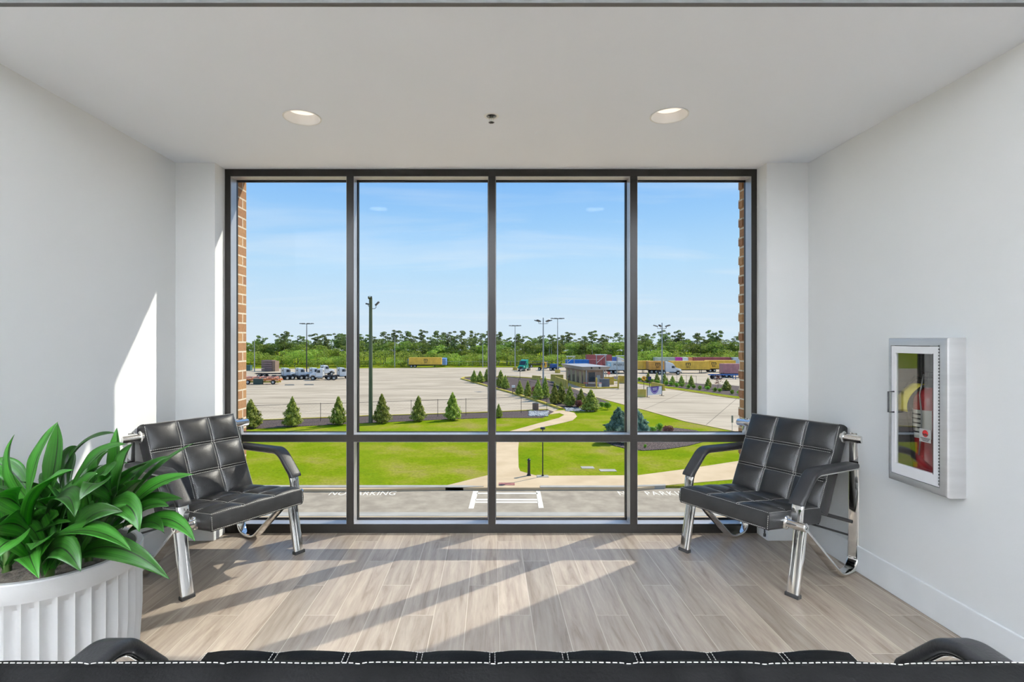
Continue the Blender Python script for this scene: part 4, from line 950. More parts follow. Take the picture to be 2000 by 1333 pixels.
def conifer(px, base, top, wpx, label, group, name='conifer', mesh=None, h0=0.10, loc=None):
    c = G(px, base, h0); h = (base-top)/F*c.y; w = wpx/F*c.y
    return plant_thing(name, label, 'conifer', c, mesh or random.choice(CON), conifer_m, w*1.08, h, cst, group, random.uniform(0, 6.28))
fb = [(490, 836, 780, 46), (571, 833, 775, 38), (661, 829.5, 773, 34), (746, 826.5, 768, 36), (817, 823, 772, 31), (884, 820.5, 766, 35), (974, 816, 789, 17)]
for i, q in enumerate(fb):
    conifer(*q, '%s conical evergreen from the brick edge in the mulch bed before the yard' % ORD[i], 'conical evergreens in the mulch bed before the yard')
mb_ = [(926, 747, 724, 12), (938, 748, 725, 14), (951, 746, 721, 13), (978, 757, 724, 17), (987, 760, 734, 14), (1015, 772, 744, 14), (1031, 776, 744, 13), (1051, 782, 741, 18), (1065, 779, 737, 15), (1083, 790, 748, 16), (1096, 788, 746, 18), (1113, 794, 754, 19), (1135, 795, 760, 19), (1154, 803, 761, 29)]
for i, q in enumerate(mb_):
    q = (q[0], q[1], q[2]-1, q[3]*1.3)
    conifer(*q, '%s evergreen along the planted island, counted from its yellow tip' % ORD[i], 'evergreens on the planted island')
for px, base, top, w, nm, lab in ((1130, 798, 780, 17, 'red', 'purplish brown shrub between two evergreens on the island'), (1176, 797, 784, 12, 'g', 'small loose green shrub beside the largest island evergreen'), (1187, 800, 784, 14, 'g', 'small round green shrub at the near end of the island'), (1043, 779, 752, 14, 'red', 'bare reddish young shrub among the island evergreens')):
    c = G(px, base, 0.1); h = (base-top)/F*c.y; w = w/F*c.y
    plant_thing('shrub', lab, 'shrub', c, SHR[0] if nm == 'red' else SH[0], None, w, h, cst)
rb = [(1266, 747, 727, 13), (1283, 748, 728, 13), (1298, 750, 729, 15), (1313.5, 753, 733, 14), (1331, 753, 733, 15), (1350, 754, 733, 14), (1383, 758, 737, 15), (1419, 763, 741, 21), (1475, 768, 745, 18)]
for i, q in enumerate(rb):
    conifer(*q, '%s conical evergreen in the shrub row across the drive, from the mullion side' % ORD[i], 'evergreens across the drive', mesh=CON_FAR)
rs_ = [(1248, 745.5), (1256, 746), (1264, 747.5), (1273, 749), (1284, 751), (1301, 753), (1311, 754), (1322, 756.5), (1332, 757), (1344, 759.5), (1355, 760), (1367, 762), (1382, 762.5), (1396, 765.5), (1406, 766.5), (1430, 770), (1444, 771), (1463, 772)]
for i, (px, b) in enumerate(rs_):
    c = G(px, b, 0.1); w = 9.5/F*c.y
    plant_thing('round_shrub', '%s low round bright green shrub edging the drive, counted from the mullion side' % ORD[i], 'shrub', c, SH[i % 2], None, w, w*0.95, cst, 'low round shrubs edging the drive', random.uniform(0, 6))
# young bare tree in that row
c = G(1402, 760, 0.1); t = thing('young_tree', 'thin young tree with sparse reddish leaves in the row across the drive', 'tree', c)
a = MB(); a.tube([(0, 0, 0), (0.05, 0, 1.0), (-0.05, 0, 2.4)], [0.05, 0.035, 0.015], 6)
for k in range(7): z = 0.8+0.2*k; an = k*2.3; a.tube([(0, 0, z), (0.5*math.cos(an), 0.5*math.sin(an), z+0.5)], [0.02, 0.008], 5)
a.obj('trunk', trunk_m, t)
o = bpy.data.objects.new('foliage', leafmesh('sparse', 110, lambda r: (Vector((r.gauss(0, .42), r.gauss(0, .42), r.uniform(1.0, 2.9))), Vector((0, 0, 1))), 0.22, 1.3, 5)); o.data.materials.append(redshrub_m); C.objects.link(o); o.parent = t
# spruce bed in front of the window
sb = [g2(x, y) for x, y in ((1180, 862), (1183, 866), (1200, 873), (1225, 879), (1256, 882.5), (1300, 880), (1345, 873), (1378, 864), (1385, 852), (1360, 843), (1320, 838), (1270, 836), (1220, 838), (1190, 845), (1180, 855))]
slab('spruce_bed', sb, 0.12, mulch_m); 
for px, base, w, top, me, lab in ((1208, 862, 58, 797, BLU[0], 'large blue-green spruce bush in the mulch bed, left of the mullion'), (1243, 857, 52, 800, BLU[1], 'blue-green spruce bush in the mulch bed, right of the mullion')):
    c = G(px, base, 0.12); plant_thing('blue_spruce', lab, 'conifer', c, me, None, w/F*c.y, (base-top)/F*c.y, cst, 'blue spruces in the mulch bed')
c = G(1305, 850, 0.12); plant_thing('red_shrub', 'low reddish brown shrub in the spruce bed', 'shrub', c, SHR[0], None, 24/F*c.y, 20/F*c.y, cst)
for k, (px, base, s) in enumerate(((1275, 846, 14), (1288, 842, 16), (1262, 852, 9), (1260, 875, 7), (1281, 853, 8))):
    c = G(px, base, 0.12); plant_thing('small_plant', ['small yellow-green plant beside the right spruce bush', 'small upright green plant between spruce bush and red shrub', 'tiny green plant at the foot of the right spruce bush', 'tiny yellow-green plant at the near rim of the spruce bed', 'tiny green plant below the small upright one in the spruce bed'][k], 'plant', c, SH[k % 2], None, s/F*c.y, s/F*c.y, cst)
# rubble of pale stones by the gate
def stones(name, px_pts, n, s0, s1, label):
    a = MB(); rnd = random.Random(n)
    for _ in range(n):
        px, py = rnd.uniform(px_pts[0], px_pts[2]), rnd.uniform(px_pts[1], px_pts[3]); c = G(px, py, 0.10); s = rnd.uniform(s0, s1)
        t = bmesh.new(); bmesh.ops.create_icosphere(t, subdivisions=1, radius=s)
        for v in t.verts: v.co = Vector((v.co.x*rnd.uniform(0.8, 1.2), v.co.y*rnd.uniform(0.8, 1.2), v.co.z*0.55))+c+Vector((0, 0, s*0.25))
        q = MB(); q.bm.free(); q.bm = t; a.merge(q)
    return tag(a.obj(name, stone_m), label, 'stones', kind='stuff')
stones('stones', (1033, 804.5, 1070, 813.5), 300, 0.09, 0.22, 'heap of pale grey stones in the mulch beside the gate')
stones('stones', (1104, 797.5, 1160, 804), 260, 0.08, 0.2, 'pale grey stones around the near end of the island')

# ------------------------------------------------------------------ fences
def chain_fence(name, label, pts, h, posts, base_h=0.1, rail=0.025, m=fence_m, barbs=False):
    """pts: ground points of the run; posts at given ground points"""
    c0 = Vector((*pts[0], GZ+base_h)); t = thing(name, label, 'fence', c0)
    a = MB(); a.tube([Vector((*p, GZ+base_h+h))-c0 for p in pts], rail, 6); a.obj('top_rail', m, t)
    w = MB()                                    # woven wire, drawn as thin diagonal strands
    for p, q in zip(pts, pts[1:]):
        P0, P1 = Vector((*p, GZ+base_h))-c0, Vector((*q, GZ+base_h))-c0; Ln = (P1-P0).length; d = (P1-P0)/Ln; st = h/5; k = -5
        n_ = int(Ln/st)
        for k in range(-5, n_+1):
            for sgn in (1, -1):
                x0 = k*st; x1 = x0+h
                if sgn < 0: x0, x1 = x1, x0
                za, zb2 = 0.02, h
                def clip(x0, z0, x1, z1):
                    lo, hi = 0.0, 1.0; dxx = x1-x0
                    for bnd, s in ((0, 1), (Ln, -1)):
                        f0 = (x0-bnd)*s; f1 = (x1-bnd)*s
                        if f0 < 0 and f1 < 0: return None
                        if f0 < 0: lo = max(lo, f0/(f0-f1))
                        elif f1 < 0: hi = min(hi, f0/(f0-f1))
                    return (x0+dxx*lo, z0+(z1-z0)*lo, x0+dxx*hi, z0+(z1-z0)*hi) if hi > lo else None
                c = clip(x0, za, x1, zb2)
                if c: w.tube([P0+d*c[0]+Vector((0, 0, c[1])), P0+d*c[2]+Vector((0, 0, c[3]))], 0.0015, 3, caps=False)
    w.obj('chain_link_mesh', m, t)
    for p in posts:
        v = Vector((*p, GZ+base_h))-c0; a = MB(); a.cyl(v-Vector((0, 0, 0.1)), v+Vector((0, 0, h+0.05)), 0.032, n=8)
        a.lathe([(0.036, 0), (0.03, 0.04), (0.0, 0.07)], 8, centre=(v.x, v.y, v.z+h+0.05)); a.obj('fence_post', m, t)
    return t
def fpt(px): # front fence line through known base points
    xs_ = [(200, 842.0), (440, 831.5), (560, 827), (626, 824.6), (803, 817.5), (855, 815.3), (910, 813), (1018, 808.5), (1075, 806)]
    for (xa, ya), (xb, yb) in zip(xs_, xs_[1:]):
        if px <= xb: return g2(px, ya+(yb-ya)*(px-xa)/(xb-xa))
    return g2(px, 806)
ffx = [206, 262, 320, 378, 438, 498, 562, 626, 690, 750, 803, 855, 910, 964, 1018, 1068]
chain_fence('chain_link_fence', 'black chain-link fence behind the mulch bed along the near edge of the yard', [fpt(x) for x in ffx], 2.15, [fpt(x) for x in ffx])
gx = [(1125, 802.5), (1098, 801), (1082.5, 806)]
ifl = [(1126, 801), (1108, 794), (1082, 784.5), (1058, 776), (1035, 768.5), (1013, 762), (991, 755)]
chain_fence('chain_link_fence', 'black chain-link fence running up through the planted island', [g2(*q) for q in ifl], 2.15, [g2(*q) for q in ifl])
rfl = [(1262, 744), (1304, 748), (1322, 749.5), (1340.5, 751), (1360, 752.5)]
chain_fence('chain_link_fence', 'dark chain-link fence behind the shrub row across the drive', [g2(*q) for q in rfl], 1.9, [g2(*q) for q in rfl])
ffl = [(-22+5*k, 201+k*0.3) for k in range(16)]
chain_fence('chain_link_fence', 'long grey chain-link fence at the far edge of the yard before the forest', ffl, 1.9, ffl, m=galv_m, rail=0.05)

# gate post and other small things by the gate
c = G(1046, 803, 0.0); t = thing('waste_barrel', 'brown slatted litter barrel standing on the yard by the near fence', 'barrel', c)
a = MB(); h = 15/F*c.y; r = 6/F*c.y
for k in range(20):
    R = Matrix.Rotation(2*PI*k/20, 4, 'Z'); a.box((r*0.93, -r*0.13, 0.03), (r, r*0.13, h), R)
a.obj('slats', brown_wood, t)
a = MB(); a.cyl((0, 0, 0), (0, 0, h*0.94), r*0.9, n=20); a.obj('liner', steel_dark, t)
a = MB(); a.lathe([(r*0.8, h*1.0), (r*1.06, h*1.0), (r*1.06, h*1.05), (r*0.8, h*1.05)], 20); a.obj('rim', galv_m, t)
c = G(1006, 770, 0.1); t = thing('timber_stand', 'small weathered timber stand with a white box on the island', 'stand', c)
a = MB()
for x in (-0.45, 0.45): a.box((x-0.07, -0.07, 0), (x+0.07, 0.07, 1.25))
a.box((-0.5, -0.05, 0.95), (0.5, 0.05, 1.15)); a.obj('frame', brown_wood, t)
a = MB(); a.prof([(-0.5, 1.0), (-0.38, 1.1), (0.5, 0.1), (0.38, 0.0)], -0.14, -0.06); a.obj('brace', brown_wood, t)
a = MB(); a.rbox((-0.62, -0.2, 1.16), (0.0, 0.2, 1.6), 0.02); a.obj('white_box', truck_white, t)

# ------------------------------------------------------------------ light poles
def pole_lights(a_arm, a_head, hdg, z, reach=0.9, up=0.7, hs=0.55, tilt=0.35):
    for an in hdg:
        d = Vector((math.cos(an), math.sin(an), 0)); p = [Vector((0, 0, z))+d*0.1, Vector((0, 0, z))+d*reach, Vector((0, 0, z+0.12))+d*(reach+0.12), Vector((0, 0, z+up))+d*(reach+0.12)]
        a_arm.tube(p, 0.035, 6)
        u = (d*math.cos(tilt)+Vector((0, 0, math.sin(tilt)))); s = Vector((-d.y, d.x, 0)); n_ = u.cross(s)
        M = Matrix(((u.x, s.x, n_.x, 0), (u.y, s.y, n_.y, 0), (u.z, s.z, n_.z, 0), (0, 0, 0, 1)))
        a_head.rbox((-0.1, -hs*0.4, -0.09), (hs*1.5, hs*0.4, 0.09), 0.03, Matrix.Translation(p[-1]) @ M)
c = G(724, 826, 0.1); t = thing('wooden_light_pole', 'tall green-brown wooden floodlight pole rising from the mulch bed', 'light pole', c)
H = (826-583)/F*c.y
a = MB(); a.cyl((0, 0, -0.1), (0, 0, H), 0.25, 0.20, n=18); a.obj('pole', green_wood, t, smooth=40)
A1, A2 = MB(), MB(); pole_lights(A1, A2, [-0.15], H-1.25, 0.55, 0.45, 0.36, 0.75); pole_lights(A1, A2, [PI-0.2], H-1.0, 0.20, 0.30, 0.22, 0.2); A1.obj('lamp_arm', black_m, t); A2.obj('floodlight', dark_steel, t)
a = MB(); a.rbox((-0.24, -0.16, -0.12), (0.24, 0.16, 0.12), 0.04, Matrix.Translation((0.0, -0.32, H+0.05)) @ Matrix.Rotation(math.radians(-50), 4, 'X')); a.obj('floodlight', dark_steel, t)
a = MB(); a.cyl((0, -0.42, H+0.13), (0, -0.46, H+0.17), 0.13, n=16); a.obj('lamp_glass', lampglass_m, t)
def steel_pole(px, base, top, label, r=0.16, arms=((0.05, PI+0.1, 1.2),), m=galv_m, block=False, spread=0.9):
    c = G(px, base, 0.0); H = (base-top)/F*c.y; t = thing('light_pole', label, 'light pole', c, group='tall steel light poles of the yard')
    a = MB(); a.cyl((0, 0, 0), (0, 0, H), r, r*0.55, n=12); a.obj('pole', m, t, smooth=40)
    A1, A2 = MB(), MB(); pole_lights(A1, A2, arms, H-1.3, spread, 0.5, 0.62, 0.3); A1.obj('lamp_arm', black_m, t); A2.obj('floodlight', dark_steel, t)
    if block: a = MB(); a.rbox((-0.75, -0.6, 0), (0.75, 0.6, 1.0), 0.04); a.obj('base_block', barrier_m, t)
    return t
def mast(px, base, top, label, block=True):
    c = G(px, base, 0.0); H = (base-top)/F*c.y; t = thing('light_pole', label, 'light pole', c, group='tall steel light poles of the yard')
    a = MB(); a.cyl((0, 0, 0), (0, 0, H), 0.20, 0.09, n=12); a.obj('pole', steel_dark if px == 599 else galv_m, t, smooth=40)
    a = MB(); b = MB()
    a.tube([(-1.5, 0, H-0.05), (1.5, 0, H-0.05)], 0.05, 6); a.tube([(0, -1.0, H-0.05), (0, 1.0, H-0.05)], 0.05, 6)
    for x, y in ((-1.7, 0), (1.7, 0), (-0.75, -0.5), (0.75, -0.5), (0, 1.1)): b.rbox((x-0.42, y-0.3, H-0.02), (x+0.42, y+0.3, H+0.2), 0.04)
    a.obj('lamp_arm', black_m, t); b.obj('floodlight', dark_steel, t)
    if block: a = MB(); a.rbox((-0.75, -0.6, 0), (0.75, 0.6, 1.05), 0.04); a.obj('base_block', barrier_m, t)
steel_pole(1061, 757, 621, 'tall grey light pole with four floodlights standing on the planted island', 0.19, arms=(0.1, PI-0.1, -2.4, -0.9))
steel_pole(1293, 753, 631, 'tall grey light pole with arms both sides in the shrub row across the drive', 0.19, arms=(0.1, PI-0.1, -2.2, -0.9))
mast(1089, 729, 623, 'tall light mast on a yellow block beyond the gatehouse'); mast(1006, 723.5, 637, 'tall light mast on a yellow block left of the green truck'); mast(599, 731, 633, 'dark light mast standing behind the parked white trucks', False)
for px, base, top, lab in ((497, 726, 665, 'thin grey utility pole at the forest edge nearest the brick wall'), (771, 718.5, 661, 'thin pale utility pole at the forest edge left of the yellow trailer'), (943, 718, 671, 'thin pale utility pole behind the far fence'), (1073, 713, 668, 'left pole of the pair before the forest, right of the island light pole'), (1077, 713, 669, 'right pole of the pair before the forest, right of the island light pole'), (1157, 713, 672, 'thin pale utility pole behind the gatehouse'), (1269.5, 712, 668, 'thin pale utility pole above the yellow containers'), (1368, 712, 668, 'thin pale utility pole above the dark red containers')):
    c = G(px, base, 0.0); t = thing('utility_pole', lab, 'utility pole', c, group='thin utility poles before the forest')
    a = MB(); a.cyl((0, 0, 0), (0, 0, (base-top)/F*c.y), 0.17, 0.10, n=8); a.obj('pole', galv_m, t); a = MB(); a.cyl((0, 0, (base-top)/F*c.y), (0, 0, (base-top)/F*c.y+0.15), 0.12, n=8); a.obj('cap', steel_dark, t)

# ------------------------------------------------------------------ forest
def crown(name, m, kind, seed, n):
    rr = random.Random(seed)
    if kind == 'broad':
        L_ = [(Vector((rr.gauss(0, 0.22), rr.gauss(0, 0.22), rr.uniform(0.28, 0.86))), rr.uniform(0.11, 0.20)) for _ in range(16)]
    elif kind == 'bush':
        L_ = [(Vector((rr.gauss(0, 0.30), rr.gauss(0, 0.30), rr.uniform(0.04, 0.75))), rr.uniform(0.16, 0.28)) for _ in range(15)]
    else:
        L_ = [(Vector((rr.gauss(0, 0.11), rr.gauss(0, 0.11), 0.50+0.46*(i/19))), rr.uniform(0.035, 0.075)*(1.35-0.5*i/19)) for i in range(20)]
    def f(rnd):
        c, q = rnd.choice(L_); d = Vector((rnd.gauss(0, 1), rnd.gauss(0, 1), rnd.gauss(0.3, 1))).normalized()
        p = c+Vector((d.x*q*1.3, d.y*q*1.3, d.z*q*0.6))*rnd.uniform(0.8, 1.02); return Vector((p.x, p.y, max(0.01, p.z))), d
    me = leafmesh(name, n, f, 0.036 if kind != 'pine' else 0.021, 1.3, seed+100); me.materials.append(m); return me
CR = {'bush': [crown('bush_crown_%d' % k, forest_b, 'bush', k, 2100) for k in range(3)], 'broad': [crown('broad_crown_%d' % k, (forest_a, forest_a, forest_b)[k], 'broad', 10+k, 2200) for k in range(3)], 'pine': [crown('pine_crown_%d' % k, forest_c, 'pine', 20+k, 2600) for k in range(4)]}
def trunkm(h, r): 
    a = MB(); a.tube([(0, 0, 0), (0.01, 0.0, h*0.5), (0, 0.01, h)], [r, r*0.8, r*0.35], 6)
    for k in range(6):
        an = k*2.1; z = h*(0.62+0.06*k); a.tube([(0, 0, z), (0.13*math.cos(an), 0.13*math.sin(an), z+0.05)], [r*0.4, r*0.12], 4)
    o = a.obj('tm', trunk_m); me = o.data; bpy.data.objects.remove(o); return me
TK = {'pine': trunkm(0.95, 0.016), 'broad': trunkm(0.7, 0.020), 'bush': trunkm(0.4, 0.02)}
def tree(kind, x, y, h, w, label, group):
    t = thing({'bush': 'bushy_tree', 'broad': 'broadleaf_tree', 'pine': 'pine_tree'}[kind], label, 'tree', (x, y, GZ+0.05), random.uniform(0, 6.28), group)
    o = bpy.data.objects.new('crown', random.choice(CR[kind])); C.objects.link(o); o.parent = t; o.scale = (w, w, h)
    s = bpy.data.objects.new('trunk', TK[kind]); C.objects.link(s); s.parent = t; s.scale = (h, h, h)
rnd = random.Random(3)
def topline(x, Y):               # forest is a little lower far left
    return 1.0-0.10*max(0, min(1, (-60-x)/40))
x = -128
while x < 135:
    Y = 207+rnd.uniform(-3, 3) if x > -30 else 200+rnd.uniform(-3, 3)
    tree('bush', x, Y+3, rnd.uniform(3.8, 8.0), rnd.uniform(6.5, 9), 'bright green bushy tree in the front row of the forest', 'bushy front trees of the forest'); x += rnd.uniform(3.4, 5.0)
x = -128
while x < 138:
    Y = 219+rnd.uniform(-4, 4); tree('broad', x, Y, rnd.uniform(8.0, 11.2)*topline(x, Y), rnd.uniform(7.5, 10.5), 'mid green leafy tree in the middle of the forest', 'leafy middle trees of the forest'); x += rnd.uniform(4.0, 5.8)
x = -135
while x < 145:
    Y = 233+rnd.uniform(-5, 5); tree('broad', x, Y, rnd.uniform(10.0, 12.4)*topline(x, Y), rnd.uniform(9, 12), 'tall leafy tree in the rear rows of the forest', 'tall rear trees of the forest'); x += rnd.uniform(4.5, 6.5)
x = -135
while x < 145:
    Y = 228+rnd.uniform(-8, 12); tree('pine', x, Y, rnd.uniform(11.5, 15.2)*topline(x, Y), rnd.uniform(11, 15), 'tall thin pine rising over the forest line', 'pines rising over the forest'); x += rnd.uniform(2.6, 5.4)

# ------------------------------------------------------------------ trucks, trailers, containers
def wheel(mb_t, mb_r, x, y, r=0.5, w=0.32):
    mb_t.cyl((x, y-w/2, r), (x, y+w/2, r), r, n=20)
    s = -1 if y < 0 else 1
    mb_r.cyl((x, y+s*(w/2), r), (x, y+s*(w/2+0.02), r), r*0.58, r*0.50, n=16)
def truck(label, loc, rz, paint_, sleeper=False, name='semi_truck', group=None, cabover=False):
    t = thing(name, label, 'truck', loc, rz, group)
    a = MB(); a.box((-3.3, -0.45, 0.80), (3.0, -0.25, 1.05)); a.box((-3.3, 0.25, 0.80), (3.0, 0.45, 1.05))
    for x in (-3.2, -2.0, -0.8): a.box((x, -0.45, 0.82), (x+0.15, 0.45, 1.0))
    a.cyl((-2.0, 0, 1.06), (-2.0, 0, 1.2), 0.5, n=16); a.obj('chassis_frame', steel_dark, t)
    cx0 = -1.0 if sleeper else 0.15
    top = 3.75 if sleeper else 2.95
    a = MB()
    if cabover: a.prof([(0.3, 1.0), (0.3, 2.75), (1.7, 2.8), (1.95, 2.0), (1.95, 0.7), (0.3, 0.7)], -1.15, 1.15)
    elif sleeper: a.prof([(cx0, 0.95), (cx0, top-0.05), (cx0+0.5, top), (1.0, 3.35), (1.5, 2.75), (1.95, 2.0), (1.95, 0.75), (cx0, 0.75)], -1.15, 1.15)
    else: a.prof([(cx0, 0.95), (cx0, top-0.12), (cx0+0.12, top), (1.35, top-0.02), (1.9, 1.95), (1.9, 0.75), (cx0, 0.95)], -1.12, 1.12)
    cabm = a.obj('cab', paint_, t, bevel=0.08)
    if not cabover:
        a = MB(); a.prof([(1.88, 0.75), (1.88, 1.98), (2.6, 1.86), (3.35, 1.60), (3.45, 1.2), (3.45, 0.95), (3.0, 0.95), (2.85, 1.15), (2.2, 1.15), (2.05, 0.75)], -0.95, 0.95); a.obj('hood', paint_, t, bevel=0.07)
        a = MB()
        for s in (-1, 1): a.prof([(1.95, 0.9), (2.1, 1.25), (2.5, 1.35), (3.0, 1.2), (3.15, 0.85), (3.3, 0.85), (3.35, 1.3), (2.7, 1.55), (1.95, 1.4)], s*0.85, s*1.22)
        a.obj('fender', paint_, t, bevel=0.04)
        a = MB(); a.rbox((3.40, -0.95, 0.45), (3.62, 0.95, 0.85), 0.05); a.obj('bumper', galv_m, t)
        a = MB(); a.box((3.40, -0.5, 0.95), (3.48, 0.5, 1.5)); a.obj('grille', steel_dark, t)
        a = MB()
        if sleeper: a.prof([(1.06, 3.20), (1.52, 2.66), (1.93, 2.06), (1.97, 2.09), (1.56, 2.70), (1.10, 3.24)], -0.98, 0.98)
        else: a.prof([(1.44, 2.80), (1.86, 2.06), (1.92, 2.09), (1.50, 2.83)], -0.98, 0.98)
        a.obj('windshield', winglass, t)
        a = MB()
        for s in (-1, 1): a.box((0.75, s*1.12-0.02 if s > 0 else -1.17, 1.9), (1.45, 1.17 if s > 0 else -1.10, 2.55))
        a.obj('side_window', winglass, t)
    else:
        a = MB(); a.box((0.6, -1.17, 1.7), (1.6, 1.17, 2.5)); a.prof([(1.70, 2.62), (1.93, 2.02), (1.98, 2.04), (1.75, 2.64)], -0.95, 0.95); a.obj('side_window', winglass, t)
    a = MB(); a.box((cx0-0.02 if not cabover else 0.27, -0.45, 2.05), (cx0+0.02 if not cabover else 0.31, 0.45, 2.5)); a.obj('rear_window', winglass, t)
    a = MB()
    for s in (-1, 1): a.cyl((0.2, s*0.95, 0.75), (1.4, s*0.95, 0.75), 0.28, n=16)
    a.obj('fuel_tank', galv_m, t, smooth=40)
    T_, R_ = MB(), MB()
    for x, ys in ((2.55, (-1.0, 1.0)), (-1.35, (-0.92, 0.92)), (-2.65, (-0.92, 0.92))):
        for y in ys:
            T_, R_ = MB(), MB(); wheel(T_, R_, x, y, w=0.32 if x > 0 else 0.55); o = T_.obj('wheel', tyre_m, t, smooth=40); R_.obj('wheel_rim', rim_m, o, smooth=40)
    a = MB()
    for s in (-1, 1): a.cyl((cx0-0.12, s*1.0, 1.0), (cx0-0.12, s*1.0, top+0.3), 0.06, n=8)
    a.obj('exhaust_stack', galv_m, t, smooth=40)
    a = MB()
    for s in (-1, 1): a.box((1.55, s*1.3-0.05, 1.9), (1.65, s*1.3+0.1, 2.6))
    a.obj('mirror', steel_dark, t)
    return t
def gxy(px, py, h=0.0): return G(px, py, h)
for i, (px, py, r) in enumerate(((551, 741.5, 38), (579, 741.5, 38), (606, 741.0, 38), (628, 734, 40), (660, 740.5, 33))):
    c = gxy(px, py); truck('white day cab truck, %s in the parked row counted from the yellow chassis stack' % ORD[i], c, math.radians(r), truck_white, group='white day cab trucks parked in a row')
truck('white day cab truck seen from its side, hood to the left, in the parked row', gxy(633, 742.5), math.radians(186), truck_white, group='white day cab trucks parked in a row')
green_p = pm('green_truck_paint', (0.0, 0.25, 0.17), rough=0.3); yel_p = pm('yellow_truck_paint', (0.70, 0.36, 0.02), rough=0.4); blue_p = pm('blue_steel', (0.02, 0.11, 0.35), rough=0.5)
truck('green sleeper truck facing the building on the far yard', gxy(1024, 724.5), math.radians(-112), green_p, sleeper=True)
truck('small yellow yard tractor behind the island light pole', gxy(1069, 724), math.radians(165), yel_p, cabover=True, name='yard_tractor')
truck('white sleeper truck driving past the yellow containers', gxy(1306, 731.5), math.radians(-12), truck_white, sleeper=True)
truck('white sleeper truck behind the grey container right of the gatehouse', gxy(1211, 717), math.radians(-8), truck_white, sleeper=True)
def chassis_rig(t, L, m=steel_dark, z=1.15, legs=True, axle_at=-1):
    a = MB()
    for y in (-0.5, 0.5): a.box((-L/2, y-0.09, z-0.3), (L/2, y+0.09, z))
    for k in range(7): x = -L/2+L*k/6; a.box((x-0.08, -1.1, z-0.2), (x+0.08, 1.1, z-0.03))
    a.obj('chassis_frame', m, t)
    for k in (0, 1):
        x = axle_at*(L/2-1.0-1.3*k)
        for y in (-0.92, 0.92):
            T_, R_ = MB(), MB(); wheel(T_, R_, x, y, 0.5, 0.5); o = T_.obj('wheel', tyre_m, t, smooth=40); R_.obj('wheel_rim', rim_m, o)
    if legs:
        for y in (-0.7, 0.7):
            a = MB(); a.box((-axle_at*(L/2-2.6)-0.07, y-0.07, 0.0), (-axle_at*(L/2-2.6)+0.07, y+0.07, z-0.1)); a.obj('landing_leg', m, t)
LOGO_M = pm('logo_black', (0.02, 0.02, 0.018))
def container_body(L, H=2.6, W=2.44, z0=1.15):
    """corrugated steel box"""
    a = MB(); pit = 0.36; n = int(L/pit)
    for s in (-1, 1):
        prev = None
        for k in range(n):
            x = -L/2+0.12+(L-0.24)*k/n; dx_ = (L-0.24)/n
            for fx, dep in ((0, 0.03), (0.35, 0.03), (0.5, 0.07), (0.85, 0.07)):
                xx = x+fx*dx_; y = s*(W/2-dep); v = (a.bm.verts.new((xx, y, z0+0.12)), a.bm.verts.new((xx, y, z0+H-0.1)))
                if prev: a.bm.faces.new((prev[0], v[0], v[1], prev[1]))
                prev = v
    for x in (-L/2, L/2-0.14):
        for y in (-W/2, W/2-0.14): a.box((x, y, z0), (x+0.14, y+0.14, z0+H))
    for y in (-W/2, W/2-0.08): a.box((-L/2, y, z0), (L/2, y+0.08, z0+0.14)); a.box((-L/2, y, z0+H-0.10), (L/2, y+0.08, z0+H))
    a.box((-L/2, -W/2+0.03, z0+0.04), (L/2, W/2-0.03, z0+0.1)); a.box((-L/2+0.02, -W/2+0.03, z0+H-0.06), (L/2-0.02, W/2-0.03, z0+H-0.02))
    a.box((-L/2+0.03, -W/2+0.1, z0+0.1), (-L/2+0.07, W/2-0.1, z0+H-0.05)); a.box((L/2-0.07, -W/2+0.1, z0+0.1), (L/2-0.03, W/2-0.1, z0+H-0.05))
    return a
CM = {}
def cmat(nm, col):
    if nm not in CM: CM[nm] = pm('container_'+nm, tuple(min(0.9, v*1.25) for v in col), tuple(min(0.95, v*1.6) for v in col), rough=0.6, scale=0.8, detail=6)
    return CM[nm]
def container_trailer(label, loc, rz, L, colour, logo=None, rig=True, group='shipping containers on trailers in the yard', legs=True, axle=-1, z0=1.15, H=2.6):
    t = thing('container_trailer' if rig else 'shipping_container', label, 'container', loc, rz, group)
    bdy = container_body(L, z0=z0, H=H).obj('container_box', colour, t)
    a = MB()
    for x in (-0.9, -0.35, 0.35, 0.9): a.cyl((-L/2-0.03, x, z0+0.1), (-L/2-0.03, x, z0+H-0.1), 0.025, n=6)
    a.obj('lock_rods', galv_m, bdy)
    if rig: chassis_rig(t, L, legs=legs, axle_at=axle)
    if logo:
        for side in (-1,):
            M = Matrix.Translation((logo[1]*L, side*(1.22-0.015), z0+H*0.60)) @ Matrix.Rotation(PI/2, 4, 'X')
            if logo[0] == 'm':
                lettering('m', 1.9, LOGO_M, bdy, M @ Matrix.Translation((0, 0.22, 0)), depth=0.01, font_w=1.15)
                lettering('sc', 1.25, LOGO_M, bdy, M @ Matrix.Translation((0, -0.66, 0)), depth=0.01, font_w=1.2)
            elif logo[0] == 'MAERSK':
                lettering('MAERSK', 1.05, LOGO_M, bdy, M @ Matrix.Translation((0.6, 0, 0)), depth=0.01, font_w=1.0)
                a = MB(); a.rbox((-3.3, -0.55, -0.01), (-2.1, 0.65, 0.012), 0.005, M); a.obj('logo_square', pm('pale_blue_logo', (0.22, 0.48, 0.60)), bdy)
                a = MB(); pts = [((0.50 if k % 2 == 0 else 0.20)*math.sin(2*PI*k/14), (0.50 if k % 2 == 0 else 0.20)*math.cos(2*PI*k/14)) for k in range(14)]
                q = MB(); q.poly(pts, 0.012, 0.02); a.merge(q, M @ Matrix.Translation((-2.7, 0.05, 0))); a.obj('logo_star', truck_white, bdy)
    return t
